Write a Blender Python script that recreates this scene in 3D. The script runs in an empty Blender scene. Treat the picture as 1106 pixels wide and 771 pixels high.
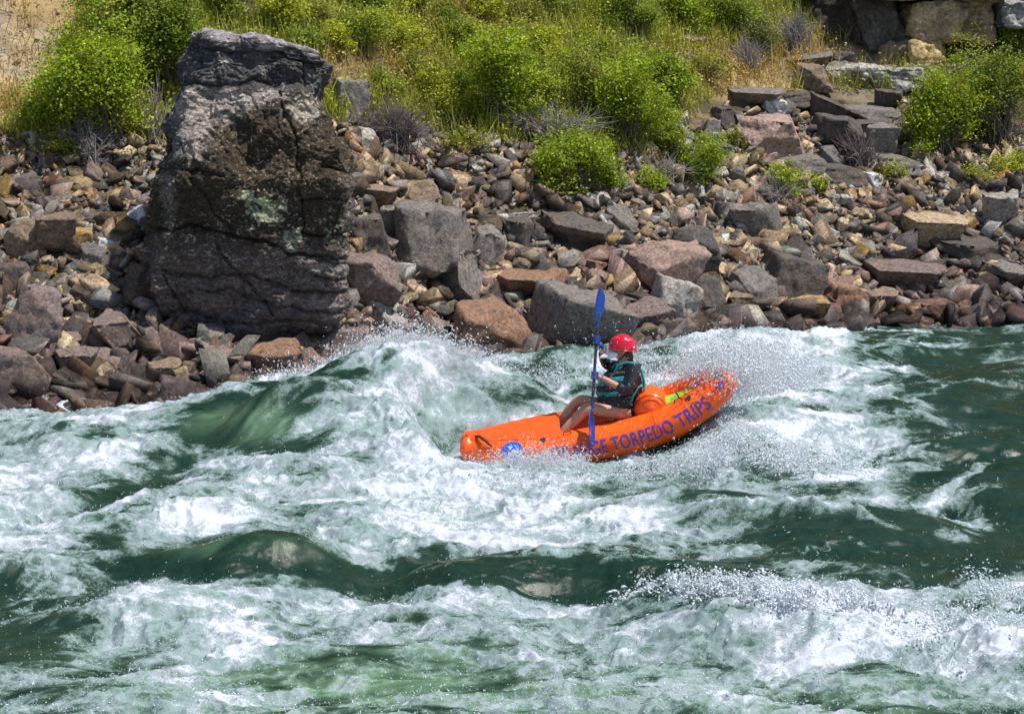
import bpy, bmesh, math, random
import numpy as np
from mathutils import Vector, Matrix, Euler
S = bpy.context.scene
COL = S.collection
R = math.radians
# ------------------------------------------------------------------ camera
W0, H0, FPX = 1106.0, 771.0, 2400.0
CAMZ, PITCH = 4.5, R(8.1)
cam = bpy.data.objects.new('camera', bpy.data.cameras.new('camera'))
COL.objects.link(cam); S.camera = cam
cam.data.sensor_width = 36; cam.data.lens = 36*FPX/W0
cam.data.clip_start = 0.3; cam.data.clip_end = 3000
cam.location = (0, 0, CAMZ); cam.rotation_euler = (math.pi/2-PITCH, 0, 0)
# ------------------------------------------------------------------ light
SUN = Vector((0.42, -0.12, 0.95)).normalized()
world = bpy.data.worlds.new('World'); S.world = world; world.use_nodes = True
wn = world.node_tree; wn.nodes.clear()
sky = wn.nodes.new('ShaderNodeTexSky'); sky.sky_type = 'NISHITA'; sky.sun_disc = False
sky.sun_elevation = math.asin(SUN.z); sky.sun_rotation = math.atan2(SUN.x, SUN.y)
bg = wn.nodes.new('ShaderNodeBackground'); bg.inputs[1].default_value = 0.105
wo = wn.nodes.new('ShaderNodeOutputWorld')
wn.links.new(sky.outputs[0], bg.inputs[0]); wn.links.new(bg.outputs[0], wo.inputs[0])
sl = bpy.data.lights.new('sun', 'SUN'); sl.energy = 4.9; sl.angle = R(0.6); sl.color = (1, .95, .87)
so = bpy.data.objects.new('sun', sl); COL.objects.link(so); so.location = (10, 5, 30)
so.rotation_euler = SUN.to_track_quat('Z', 'Y').to_euler()
S.view_settings.view_transform = 'Standard'; S.view_settings.look = 'None'
S.view_settings.gamma = 1; S.view_settings.exposure = 0.15
S.render.engine = 'CYCLES'; S.cycles.max_bounces = 4; S.cycles.volume_max_steps = 48; S.cycles.volume_step_rate = 2.0; S.cycles.transparent_max_bounces = 8
S.cycles.use_denoising = True
# ------------------------------------------------------------------ noise
rng = np.random.default_rng(7)
_P = rng.permutation(512).astype(np.int64); _P = np.concatenate([_P, _P, _P])
_G = rng.normal(size=(512, 3)); _G /= np.linalg.norm(_G, axis=1)[:, None]
def _f(t): return t*t*t*(t*(t*6-15)+10)
def pn2(x, y, s=0):
    xi = np.floor(x).astype(np.int64); yi = np.floor(y).astype(np.int64)
    xf = x-xi; yf = y-yi; u = _f(xf); v = _f(yf)
    def g(ix, iy, fx, fy):
        h = _P[(_P[(ix+s*17) & 511]+iy) & 511]
        return _G[h, 0]*fx+_G[h, 1]*fy
    a = g(xi, yi, xf, yf); b = g(xi+1, yi, xf-1, yf)
    c = g(xi, yi+1, xf, yf-1); d = g(xi+1, yi+1, xf-1, yf-1)
    return ((a*(1-u)+b*u)*(1-v)+(c*(1-u)+d*u)*v)*1.6
def pn3(x, y, z, s=0):
    xi = np.floor(x).astype(np.int64); yi = np.floor(y).astype(np.int64); zi = np.floor(z).astype(np.int64)
    xf = x-xi; yf = y-yi; zf = z-zi; u = _f(xf); v = _f(yf); w = _f(zf); r = 0
    for dx in (0, 1):
        for dy in (0, 1):
            for dz in (0, 1):
                h = _P[(_P[(_P[(xi+dx+s*17) & 511]+yi+dy) & 511]+zi+dz) & 511]
                n = _G[h, 0]*(xf-dx)+_G[h, 1]*(yf-dy)+_G[h, 2]*(zf-dz)
                r = r+n*(u if dx else 1-u)*(v if dy else 1-v)*(w if dz else 1-w)
    return r*1.5
def fb2(x, y, o=4, s=0, g=.5):
    r = 0; a = 1
    for i in range(o): r = r+a*pn2(x*2**i+i*9.1, y*2**i+i*3.7, s+i); a *= g
    return r
def fb3(x, y, z, o=4, s=0, g=.5):
    r = 0; a = 1
    for i in range(o): r = r+a*pn3(x*2**i+i*9.1, y*2**i, z*2**i, s+i); a *= g
    return r
def sstep(a, b, x):
    t = np.clip((x-a)/(b-a), 0, 1); return t*t*(3-2*t)
# ------------------------------------------------------------------ camera maths (pixel of the photo -> ray)
CP, SP = math.cos(PITCH), math.sin(PITCH)
def ray(px, py):
    a = (px-W0/2)/FPX; b = -(py-H0/2)/FPX
    return np.array([a, CP+b*SP, -SP+b*CP])
def at(px, py, Y):
    d = ray(px, py); t = Y/d[1]; return Vector((d[0]*t, Y, CAMZ+d[2]*t))
def onz(px, py, z=0.0):
    d = ray(px, py); t = (z-CAMZ)/d[2]; return np.array([d[0]*t, d[1]*t])
def proj(x, y, z):
    z = z-CAMZ; dep = y*CP-z*SP; v = y*SP+z*CP
    return W0/2+FPX*x/dep, H0/2-FPX*v/dep
# ------------------------------------------------------------------ object helpers
def tag(o, label=None, cat=None, group=None, kind=None):
    if label: o['label'] = label
    if cat: o['category'] = cat
    if group: o['group'] = group
    if kind: o['kind'] = kind
    return o
def link(o, parent=None):
    COL.objects.link(o)
    if parent is not None: o.parent = parent
    return o
def empty(name, loc=(0, 0, 0), rot=None):
    o = bpy.data.objects.new(name, None); o.empty_display_size = .2; o.location = loc
    if rot is not None: o.rotation_euler = rot
    return link(o)
def npmesh(name, V, F, mat=None, cols=None, smooth=False, attrs=None):
    """V (n,3); F (m,k) array of equal-size faces, or a list of such arrays"""
    Fs = F if isinstance(F, list) else [F]
    me = bpy.data.meshes.new(name)
    V = np.asarray(V, dtype=np.float32)
    me.vertices.add(len(V)); me.vertices.foreach_set('co', V.ravel())
    lv = np.concatenate([f.ravel() for f in Fs]).astype(np.int32)
    lt = np.concatenate([np.full(len(f), f.shape[1]) for f in Fs]).astype(np.int32)
    ls = np.concatenate([[0], np.cumsum(lt)[:-1]]).astype(np.int32)
    me.loops.add(len(lv)); me.loops.foreach_set('vertex_index', lv)
    me.polygons.add(len(lt)); me.polygons.foreach_set('loop_start', ls)
    try: me.polygons.foreach_set('loop_total', lt)
    except Exception: pass
    if smooth: me.polygons.foreach_set('use_smooth', np.ones(len(lt), dtype=bool))
    me.update(calc_edges=True)
    if cols is not None:
        a = me.attributes.new('tint', 'FLOAT_COLOR', 'POINT')
        c = np.ones((len(V), 4), dtype=np.float32); c[:, :3] = cols; a.data.foreach_set('color', c.ravel())
    for k, v in (attrs or {}).items():
        a = me.attributes.new(k, 'FLOAT', 'POINT'); a.data.foreach_set('value', np.asarray(v, dtype=np.float32))
    if mat: me.materials.append(mat)
    return me
def nobj(name, me, parent=None, loc=(0, 0, 0)):
    o = bpy.data.objects.new(name, me); o.location = loc; return link(o, parent)
def bmobj(name, bm, mat, parent=None, smooth=True, loc=(0, 0, 0)):
    me = bpy.data.meshes.new(name); bm.to_mesh(me); bm.free()
    if smooth: me.polygons.foreach_set('use_smooth', np.ones(len(me.polygons), dtype=bool))
    me.materials.append(mat); me.update()
    return nobj(name, me, parent, loc)
def tubes(paths, nseg=5):
    """paths: list of (points, radii); returns V, F"""
    Vs = []; Fs = []; base = 0
    for pts, rad in paths:
        P = np.asarray(pts, float); n = len(P)
        T = np.gradient(P, axis=0); T /= (np.linalg.norm(T, axis=1)[:, None]+1e-9)
        up = np.array([0, 0, 1.]) if abs(T[0][2]) < .9 else np.array([1., 0, 0])
        A = np.cross(T, up); A /= (np.linalg.norm(A, axis=1)[:, None]+1e-9); B = np.cross(T, A)
        th = np.linspace(0, 2*np.pi, nseg, endpoint=False)
        rad = np.broadcast_to(np.asarray(rad, float), (n,))
        V = P[:, None, :]+rad[:, None, None]*(np.cos(th)[None, :, None]*A[:, None, :]+np.sin(th)[None, :, None]*B[:, None, :])
        V = V.reshape(-1, 3)
        i = np.arange(n-1)[:, None]; j = np.arange(nseg)[None, :]; k = (j+1) % nseg
        F = np.stack([i*nseg+j, i*nseg+k, (i+1)*nseg+k, (i+1)*nseg+j], -1).reshape(-1, 4)+base
        Vs.append(V); Fs.append(F); base += len(V)
    return np.concatenate(Vs), np.concatenate(Fs)
# ------------------------------------------------------------------ materials
class NT:
    def __init__(s, name):
        s.m = bpy.data.materials.new(name); s.m.use_nodes = True; s.t = s.m.node_tree; s.t.nodes.clear()
        s.out = s.n('ShaderNodeOutputMaterial'); s.p = s.n('ShaderNodeBsdfPrincipled'); s.l(s.p, 0, s.out, 0)
    def n(s, t, **k):
        q = s.t.nodes.new(t)
        for a, b in k.items(): setattr(q, a, b)
        return q
    def l(s, a, i, b, j): s.t.links.new(a.outputs[i], b.inputs[j])
    def noise(s, vec, scale, detail=4, rough=.6, dist=0):
        q = s.n('ShaderNodeTexNoise'); q.inputs['Scale'].default_value = scale; q.inputs['Detail'].default_value = detail
        q.inputs['Roughness'].default_value = rough; q.inputs['Distortion'].default_value = dist
        if vec is not None: s.t.links.new(vec, q.inputs['Vector'])
        return q
    def ramp(s, src, stops, interp='LINEAR'):
        q = s.n('ShaderNodeValToRGB'); q.color_ramp.interpolation = interp; e = q.color_ramp.elements
        while len(e) < len(stops): e.new(.5)
        for el, (p, c) in zip(e, stops):
            el.position = p; el.color = (c[0], c[1], c[2], 1) if not np.isscalar(c) else (c, c, c, 1)
        s.t.links.new(src, q.inputs[0]); return q.outputs[0]
    def mix(s, fac, a, b, mode='MIX'):
        q = s.n('ShaderNodeMix', data_type='RGBA', blend_type=mode); q.clamp_factor = True
        for i, v in ((0, fac), (6, a), (7, b)):
            if isinstance(v, (int, float)): q.inputs[i].default_value = v
            elif isinstance(v, tuple): q.inputs[i].default_value = (*v[:3], 1)
            else: s.t.links.new(v, q.inputs[i])
        return q.outputs[2]
    def math(s, op, a, b=None, c=None):
        q = s.n('ShaderNodeMath', operation=op)
        for i, v in enumerate((a, b, c)):
            if v is None: continue
            if isinstance(v, (int, float)): q.inputs[i].default_value = v
            else: s.t.links.new(v, q.inputs[i])
        return q.outputs[0]
    def mr(s, v, a, b, c=0., d=1.):
        q = s.n('ShaderNodeMapRange'); s.t.links.new(v, q.inputs[0])
        for i, x in enumerate((a, b, c, d)): q.inputs[i+1].default_value = x
        return q.outputs[0]
    def set(s, **k):
        for a, v in k.items():
            i = s.p.inputs[a.replace('_', ' ')]
            if isinstance(v, (int, float)): i.default_value = v
            elif isinstance(v, tuple): i.default_value = (*v[:3], 1)
            else: s.t.links.new(v, i)
        return s
    def bump(s, h, strength=.5, dist=.02):
        q = s.n('ShaderNodeBump'); q.inputs['Strength'].default_value = strength; q.inputs['Distance'].default_value = dist
        s.t.links.new(h, q.inputs['Height']); s.t.links.new(q.outputs[0], s.p.inputs['Normal'])
def simple(name, col, rough=.5, var=.15, scale=20, bump=0, **k):
    t = NT(name); co = t.n('ShaderNodeTexCoord').outputs['Object']
    n = t.noise(co, scale, 5); f = t.mr(n.outputs[0], .3, .7, 1-var, 1+var)
    mc = t.n('ShaderNodeVectorMath', operation='SCALE'); mc.inputs[0].default_value = col[:3]; t.t.links.new(f, mc.inputs['Scale'])
    t.t.links.new(mc.outputs[0], t.p.inputs['Base Color']); t.set(Roughness=rough, **k)
    if bump: t.bump(n.outputs[0], bump, .01)
    return t.m
def stone_mat(name, src='tint', lichen=.5, dark=.5, ochre=.3, bump=.6, scale=1.0, wet=True):
    t = NT(name); co = t.n('ShaderNodeTexCoord').outputs['Object']; geo = t.n('ShaderNodeNewGeometry')
    if src == 'tint':
        a = t.n('ShaderNodeAttribute', attribute_name='tint'); base = a.outputs['Color']; vec = geo.outputs['Position']
    else:
        oi = t.n('ShaderNodeObjectInfo'); base = oi.outputs['Color']
        v = t.n('ShaderNodeVectorMath', operation='MULTIPLY_ADD'); t.t.links.new(oi.outputs['Random'], v.inputs[0])
        v.inputs[1].default_value = (37, 51, 23); t.t.links.new(geo.outputs['Position'], v.inputs[2]); vec = v.outputs[0]
    n1 = t.noise(vec, 3.2*scale, 6, .65); n2 = t.noise(vec, 17*scale, 6, .7); n3 = t.noise(vec, 45*scale, 5, .75, .3); n4 = t.noise(vec, 7*scale, 8, .75, .6)
    c = t.mix(t.mr(n1.outputs[0], .42, .68, 0, ochre), base, (.30, .17, .075), 'MIX')
    c = t.mix(1.0, c, t.ramp(n2.outputs[0], [(.28, .35), (.5, .95), (.72, 1.75)]), 'MULTIPLY')
    c = t.mix(t.mr(n4.outputs[0], .53, .60, 0, dark), c, (.018, .015, .013))
    c = t.mix(t.mr(n3.outputs[0], .60, .68, 0, lichen), c, (.46, .45, .41))
    if wet:
        sx = t.n('ShaderNodeSeparateXYZ'); t.t.links.new(geo.outputs['Position'], sx.inputs[0])
        zz = t.math('ADD', sx.outputs[2], t.mr(n1.outputs[0], .2, .8, -.18, .18))
        w = t.mr(zz, .22, .46, 1, 0); c = t.mix(w, c, t.mix(1., c, (.38, .33, .34), 'MULTIPLY'))
        t.set(Roughness=t.mr(w, 0, 1, .88, .3))
    else: t.set(Roughness=.9)
    t.set(Base_Color=c, Specular_IOR_Level=.35)
    h = t.math('ADD', t.math('MULTIPLY', n2.outputs[0], .7), t.math('MULTIPLY', n3.outputs[0], .4))
    h = t.math('ADD', h, t.math('MULTIPLY', n4.outputs[0], .8))
    t.bump(h, bump, .035/scale)
    return t.m
# ================================================================== WATER
rows = [
 (340,"55555555555555766532333"),
 (352,"55555555555555776764234"),
 (366,"55555557865555677884321"),
 (380,"55555557896655677885212"),
 (410,"43345679998545778886212"),
 (440,"67777438987667888875310"),
 (470,"66685225788887666788310"),
 (500,"88857777799985455788300"),
 (530,"77424778899995444556211"),
 (560,"88888888899999842111251"),
 (590,"87542234788988874100021"),
 (606,"76432110002223322200134"),
 (620,"65321000000000011342256"),
 (636,"44455443221110024763256"),
 (650,"34688888998765546898865"),
 (680,"22377766766667677887765"),
 (710,"12477755344567666788887"),
 (740,"53577654334555675545556"),
 (771,"35655555455565645454455")]
for _y, _r in rows: assert len(_r) == 23, (_y, len(_r))
_ry = np.array([r[0] for r in rows], float); _rt = np.array([[int(c) for c in r[1]] for r in rows], float)/9
def foam_tab(px, py):
    gx = np.clip(px/50, 0, 21.999); gy = np.interp(py, _ry, np.arange(len(_ry))).clip(0, len(_ry)-1.001)
    i = gx.astype(int); j = gy.astype(int); u = gx-i; v = gy-j; u = u*u*(3-2*u); v = v*v*(3-2*v)
    T = _rt
    return (T[j, i]*(1-u)+T[j, i+1]*u)*(1-v)+(T[j+1, i]*(1-u)+T[j+1, i+1]*u)*v
# ridges: points (px, py, z) on the crest, front width, back width, foam on the crest line, foam line width
RIDGE = [
 ([(240, 425, .0), (300, 421, .25), (345, 410, .50), (385, 392, .74), (425, 375, 1.04), (455, 373, 1.06), (490, 388, .7), (530, 405, .35), (565, 422, .15), (590, 432, .0)], 2.0, .8, .0, .3),
 ([(190, 480, .02), (225, 462, .22), (255, 446, .36), (290, 440, .40), (330, 446, .36), (370, 462, .2), (400, 475, .05)], .9, .9, -.5, .7),
 ([(60, 612, .0), (130, 598, .15), (200, 588, .26), (270, 584, .3), (340, 588, .26), (400, 606, .1), (430, 622, .0)], .75, .8, .0, .2),
 ([(415, 625, .0), (450, 610, .14), (500, 606, .2), (560, 612, .16), (620, 600, .22), (660, 596, .27), (710, 604, .2), (770, 605, .1), (820, 604, .0)], .6, .5, .0, .2),
 ([(690, 650, .0), (730, 636, .22), (785, 628, .34), (830, 636, .32), (870, 650, .22), (920, 654, .3), (980, 660, .25), (1050, 672, .2), (1130, 690, .1)], .8, .35, .1, .3),
 ([(620, 492, .0), (680, 484, .05), (740, 470, .2), (790, 450, .42), (840, 432, .46), (880, 428, .3), (930, 438, .0)], 1.3, 1.2, .0, .3),
 ([(690, 590, .0), (740, 556, .1), (800, 543, .2), (860, 540, .24), (910, 546, .24), (950, 560, .16), (1000, 577, .08), (1060, 590, .0)], .35, 1.1, .42, .05),
 ([(640, 385, .1), (700, 372, .25), (760, 362, .4), (810, 356, .45), (860, 360, .4), (900, 368, .2)], 1.6, .6, .2, .5),
 ([(840, 378, .1), (880, 366, .2), (930, 357, .25), (990, 362, .22), (1060, 368, .1)], .35, .8, .5, .09),
 ([(520, 398, .05), (560, 385, .3), (620, 379, .35), (680, 382, .25), (730, 390, .1)], .8, .5, -.15, .4),
 ([(960, 545, .0), (1000, 525, .12), (1050, 512, .18), (1106, 505, .15), (1160, 500, .1)], .5, .9, .1, .3),
 ([(880, 470, .0), (940, 440, .14), (1000, 420, .2), (1060, 408, .22), (1130, 400, .2)], 1.2, 1.2, .0, .3),
 ([(900, 520, .0), (960, 500, .1), (1020, 480, .12), (1106, 470, .12)], .5, .6, .0, .3),
 ([(0, 475, .12), (60, 462, .22), (130, 455, .25), (200, 450, .2), (260, 438, .1)], 1.2, .5, .0, .3),
 ([(-60, 520, .1), (40, 520, .2), (110, 512, .25), (160, 497, .25), (210, 480, .2), (250, 466, .1)], .5, 1.0, .0, .3),
 ([(-50, 590, .12), (40, 585, .16), (90, 578, .1), (150, 560, .1), (230, 558, .1)], .8, .8, .0, .3),
 ([(-30, 690, .0), (60, 672, .12), (130, 650, .2), (200, 640, .12)], .8, .5, .0, .3),
 ([(-20, 560, .02), (60, 548, .1), (140, 545, .14), (230, 530, .1), (330, 520, .1)], .7, .7, .0, .3),
]
TROUGH = [([(60, 565), (110, 548), (170, 520), (220, 495), (260, 478), (330, 470)], .28, .35), ([(430, 645), (520, 640), (600, 640), (700, 648)], .14, .35),
          ([(120, 625), (220, 640), (330, 640), (420, 640)], .16, .4), ([(800, 620), (900, 640), (1000, 625), (1106, 640)], .1, .4), ([(900, 480), (960, 520), (1050, 560), (1106, 570)], .1, .6)]
def seg_field(x, y, P, zz):
    """distance to a polyline (P (n,2)), interpolated z, and side (+ = nearer the camera)"""
    bd = np.full(x.shape, 1e9); bz = np.zeros(x.shape); bs = np.zeros(x.shape)
    for k in range(len(P)-1):
        a = P[k]; d = P[k+1]-a; L = (d*d).sum()
        t = np.clip(((x-a[0])*d[0]+(y-a[1])*d[1])/L, 0, 1)
        dx = x-a[0]-t*d[0]; dy = y-a[1]-t*d[1]; r = np.sqrt(dx*dx+dy*dy)
        m = r < bd; bd = np.where(m, r, bd); bz = np.where(m, zz[k]*(1-t)+zz[k+1]*t, bz); bs = np.where(m, -dy, bs)
    return bd, bz, bs
def water_height(x, y):
    wx = x+.22*pn2(x*.9, y*.9, 3)+.07*pn2(x*3.1, y*3.1, 4); wy = y+.25*pn2(x*.9, y*.9, 5)+.08*pn2(x*3.1, y*3.1, 6)
    H = np.zeros(x.shape); FL = np.zeros(x.shape)
    for pts, wf, wb, fl, flw in RIDGE:
        P = np.array([onz(a, b, c) for a, b, c in pts]); Z = [c for _, _, c in pts]
        sm = wx.shape
        d, z, s = seg_field(wx, wy, P, Z)
        q = sstep(-.7, .7, s/(d+.02)); w = wb+(wf-wb)*q; k = np.exp(-(d/w)**2*1.2) if wf > .5 else np.exp(-d/w*1.3)
        h = z*k
        H = H+h-H*np.clip(h, 0, 1)*.9
        if fl: FL = FL+fl*np.exp(-(d/flw)**2)*np.clip(z*8, 0, 1)
    for pts, dep, w in TROUGH:
        P = np.array([onz(a, b) for a, b in pts]); d, z, s = seg_field(wx, wy, P, [1]*len(P))
        H = H-dep*np.exp(-(d/w)**2)
    # the hull presses the water down: no higher than the underside of the kayak, seen from the near bank
    zb = np.interp(x, [-.6, -.21, .23, .66, 1.09, 1.52, 1.92, 2.18, 2.4], [-.06, -.09, -.09, -.04, .03, .15, .39, .62, .75])
    cap = zb-.02+.17*np.maximum(0, 23.7-y)+.9*np.maximum(0, y-24.35)+1.5*np.maximum(0, -.75-x)+1.5*np.maximum(0, x-2.3)
    e = .04; H = np.where(H-cap > -2, -e*np.log(np.exp(-np.clip(H, -2, 2)/e)+np.exp(-np.clip(cap, -2, 2)/e)), H)
    return H, FL
def build_water():
    # rows in depth (finer where the picture is), columns fanned out like the river widens in view
    ys = np.concatenate([np.linspace(4, 13.2, 40)[:-1], 1/np.linspace(1/13.2, 1/38., 1150)[:-1], np.linspace(38, 46, 30)])
    un = np.linspace(-.262, .262, 1150); un = np.concatenate([np.linspace(-1.6, -.262, 90)[:-1], un, np.linspace(.262, 1.6, 90)[1:]])
    Y, U = np.meshgrid(ys, un, indexing='ij'); X = U*Y
    H, FL = water_height(X, Y)
    def box(A, n, ax):
        B = np.pad(A, [(n, n) if k == ax else (0, 0) for k in (0, 1)], mode='edge'); Cs = np.cumsum(B, ax); Cs = np.concatenate([np.zeros_like(Cs.take([0], ax)), Cs], ax)
        m = A.shape[ax]; return (Cs.take(range(2*n+1, 2*n+1+m), ax)-Cs.take(range(0, m), ax))/(2*n+1)
    for _ in range(2): H = box(box(H, 6, 1), 6, 0)
    px, py = proj(X, Y, H)
    ww = 26
    qx = px+ww*1.2*fb2(px/90, py/45, 3, 11)+7*fb2(px/14, py/8, 2, 21); qy = py+ww*.5*fb2(px/90, py/45, 3, 15)+4*fb2(px/14, py/8, 2, 25)
    f = foam_tab(qx, qy)+FL
    # streaky, lacy break-up
    wa = pn2(X*.8, Y*.8, 30); wb_ = pn2(X*.8+5, Y*.8, 31); XX = X+.25*wa; YY = Y-.22*X+.35*wb_
    a = fb2(XX*1.25, YY*2.1, 4, 33, .6)
    b = 1-np.abs(fb2(XX*2.4, YY*3.6, 3, 37, .6))*2.2
    c = fb2(X*9, Y*7, 2, 41, .6)
    f = f*.98-.025; f = f+.40*a*(.30+1.3*np.clip(f*(1.1-f)*3, 0, 1))+.15*(b-.45)*np.clip(f*3, .15, 1)+.05*c
    f = np.clip(f, 0, 1.15)
    for pts, dep, w in [([(85, 556), (120, 545), (165, 520), (205, 500), (250, 478)], .55, .18), ([(1000, 600), (1106, 596)], .3, .3), ([(420, 632), (520, 636), (620, 634), (740, 640)], .42, .24), ([(150, 618), (250, 624), (400, 628)], .34, .22)]:
        P = np.array([onz(p_, q_) for p_, q_ in pts]); d0, _, _ = seg_field(X+.12*a, Y+.25*wb_, P, [1]*len(P)); f = f-dep*np.exp(-(d0/w)**2)
    for pts, am, w in [([(985, 556), (1015, 540), (1050, 518), (1070, 505)], .55, .10), ([(830, 375), (880, 362), (935, 356), (1000, 364)], .5, .10), ([(905, 412), (950, 404), (990, 406)], .4, .10), ([(870, 505), (960, 500), (1060, 486)], .35, .035), ([(840, 600), (920, 590), (1000, 605)], .35, .03), ([(960, 440), (1040, 428), (1106, 424)], .3, .03)]:
        P = np.array([onz(p_, q_) for p_, q_ in pts]); d0, _, _ = seg_field(X+.10*a, Y+.12*c, P, [1]*len(P)); f = f+am*np.exp(-(d0/w)**2)*np.clip(.7+1.2*b, 0, 1.2)
    f = np.clip(f, 0, 1.15)
    ft = sstep(.25, .75, f)
    # relief: smooth ropes of dark water, churned lumps in the foam
    wv = X+.5*Y; ripple = .13*fb2(X*.5-.2*Y, Y*.8, 2, 51)+.075*fb2(X*.9+.3*Y, Y*2.0, 2, 53)+.010*fb2(X*2.2, Y*5.0, 2, 55, .6)
    n1 = 1-np.abs(fb2(XX*2.2+.3*a, YY*2.6, 3, 61, .5))*1.7
    n2 = fb2(XX*6, YY*5, 2, 65, .6)
    n3 = fb2(X*13, Y*11, 1, 71, .7)
    H2 = H+ripple+ft*(.065*(n1-.4)+.022*n2+.008*n3)+(1-ft)*(.009*fb2(XX*3.5, YY*6.5, 3, 75, .65)+.004*(1-np.abs(fb2(XX*8, YY*11, 1, 78))))
    # ragged fingers standing up from the breaking crests
    d_, _, _ = seg_field(X+.1*pn2(X*3, Y*3, 90), Y, np.array([onz(*q) for q in [(700, 648, .12), (735, 634, .24), (785, 626, .34), (830, 634, .32), (870, 648, .24), (920, 654, .3), (980, 660, .25), (1050, 668, .15)]]), [0]*8)
    d2, _, _ = seg_field(X, Y, np.array([onz(*q) for q in [(290, 424, .25), (345, 410, .45), (385, 394, .6), (425, 378, .8), (460, 376, .8), (500, 392, .5)]]), [0]*6)
    sp_ = np.clip(1-np.abs(fb2(X*5, Y*4, 3, 92, .6))*2.6, 0, 1)**2; sp2 = np.clip(1-np.abs(fb2(X*9, Y*9, 3, 96, .6))*3, 0, 1)**2
    H2 = H2+sp_*.13*np.exp(-(d_/.12)**2)*(.4+np.clip(pn2(X*4, Y*4, 94)+.4, 0, 1))+sp2*.10*np.exp(-(d2/.3)**2)
    f = np.clip(f+.5*np.exp(-(d_/.12)**2)+.3*np.exp(-(d2/.35)**2), 0, 1.15)
    # curls on the splash crests
    X2 = X+ft*.03*fb2(X*4, Y*4, 2, 81); Y2 = Y+ft*.04*fb2(X*4, Y*4, 2, 85)
    # calm towards the shore and far outside
    V = np.stack([X2, Y2, H2], -1).reshape(-1, 3)
    nr, nc = X.shape
    i = np.arange(nr-1)[:, None]*nc+np.arange(nc-1)[None, :]
    F = np.stack([i, i+1, i+nc+1, i+nc], -1).reshape(-1, 4)
    # light through thin crests painted as green water colour, plus real aeration in pools
    px, py = proj(X, Y, H)
    def blob(cx, cy, rx, ry): return np.exp(-(((px-cx)/rx)**2+((py-cy)/ry)**2))
    air_light = .50*blob(275, 452, 65, 17)+.25*blob(480, 425, 50, 25)+.26*blob(230, 594, 120, 9)+.12*blob(760, 520, 110, 38)+.42*blob(240, 740, 150, 45)+.42*blob(450, 740, 220, 50)+.45*blob(800, 755, 380, 45)+.3*blob(60, 450, 120, 14)+.1*blob(60, 480, 90, 40)+.1*blob(620, 400, 60, 15)
    air_light = np.clip(air_light*(.75+1.1*a+.5*fb2(XX*1.5+Y, YY*9, 2, 111)), 0, 1)
    return V, F, f.ravel(), air_light.ravel(), np.zeros_like(air_light).ravel()
def water_material():
    t = NT('river_water'); geo = t.n('ShaderNodeNewGeometry'); P = geo.outputs['Position']
    fo = t.n('ShaderNodeAttribute', attribute_name='foam').outputs['Fac']; ai = t.n('ShaderNodeAttribute', attribute_name='air_light').outputs['Fac']
    n1 = t.noise(P, 22, 6, .78, .8); n2 = t.noise(P, 75, 3, .8); n3 = t.noise(P, 9, 5, .7, .5)
    f = t.math('ADD', fo, t.mr(n1.outputs[0], .25, .75, -.13, .13)); f = t.math('ADD', f, t.mr(n2.outputs[0], .25, .75, -.07, .07))
    # webs of bubbles stretched over the green water
    wv_ = t.n('ShaderNodeVectorMath', operation='MULTIPLY_ADD'); t.t.links.new(n3.outputs['Color'], wv_.inputs[0]); wv_.inputs[1].default_value = (.35, .35, .35); t.t.links.new(P, wv_.inputs[2])
    vo = t.n('ShaderNodeTexVoronoi', feature='DISTANCE_TO_EDGE'); vo.inputs['Scale'].default_value = 8; t.t.links.new(wv_.outputs[0], vo.inputs['Vector'])
    vo2 = t.n('ShaderNodeTexVoronoi', feature='DISTANCE_TO_EDGE'); vo2.inputs['Scale'].default_value = 21; t.t.links.new(wv_.outputs[0], vo2.inputs['Vector'])
    web = t.math('ADD', t.mr(vo.outputs['Distance'], 0, .16, .22, -.05), t.mr(vo2.outputs['Distance'], 0, .2, .10, -.05))
    web = t.math('MULTIPLY', web, t.mr(fo, .12, .4)); f = t.math('ADD', f, web)
    deep = t.mix(t.mr(n3.outputs[0], .35, .65), (.005, .020, .012), (.011, .036, .022))
    deep = t.mix(ai, deep, (.155, .285, .165))  # tints deep water green for transmitted light and for aeration
    c = t.ramp(f, [(.0, 0.), (.26, 0.02), (.45, .26), (.64, .58), (1., 1.)])
    mid = t.mix(t.mr(ai, 0, .6), (.125, .21, .185), (.15, .27, .165))
    col = t.mix(t.mr(c, 0, .4), deep, mid)
    n5 = t.noise(P, 1.6, 6, .65, .8)
    fcol = t.mix(t.mr(n5.outputs[0], .38, .62), (.235, .32, .33), (.33, .365, .43))
    col = t.mix(t.mr(c, .30, .85), col, fcol); hi = t.math('ADD', f, t.mr(n5.outputs[0], .35, .7, -.1, .12))
    col = t.mix(t.mr(hi, .92, 1.12), col, (.56, .60, .66))
    t.set(Base_Color=col, Roughness=t.math('ADD', t.mr(c, 0, .7, .14, .65), t.math('MULTIPLY', ai, .25)), IOR=1.333, Specular_IOR_Level=.5)
    h = t.math('MULTIPLY', n2.outputs[0], .5); h = t.math('ADD', h, n1.outputs[0]); h = t.math('MULTIPLY', h, t.mr(c, 0, .5, .42, 1.))
    t.bump(h, .6, .014)
    return t.m
wV, wF, wf_, wair_light, _ = build_water()
water = nobj('river', npmesh('river', wV, wF, water_material(), smooth=True, attrs={'foam': wf_, 'air_light': wair_light}))
tag(water, 'rushing green river water broken by white foam and standing waves', 'river', kind='structure')
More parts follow.
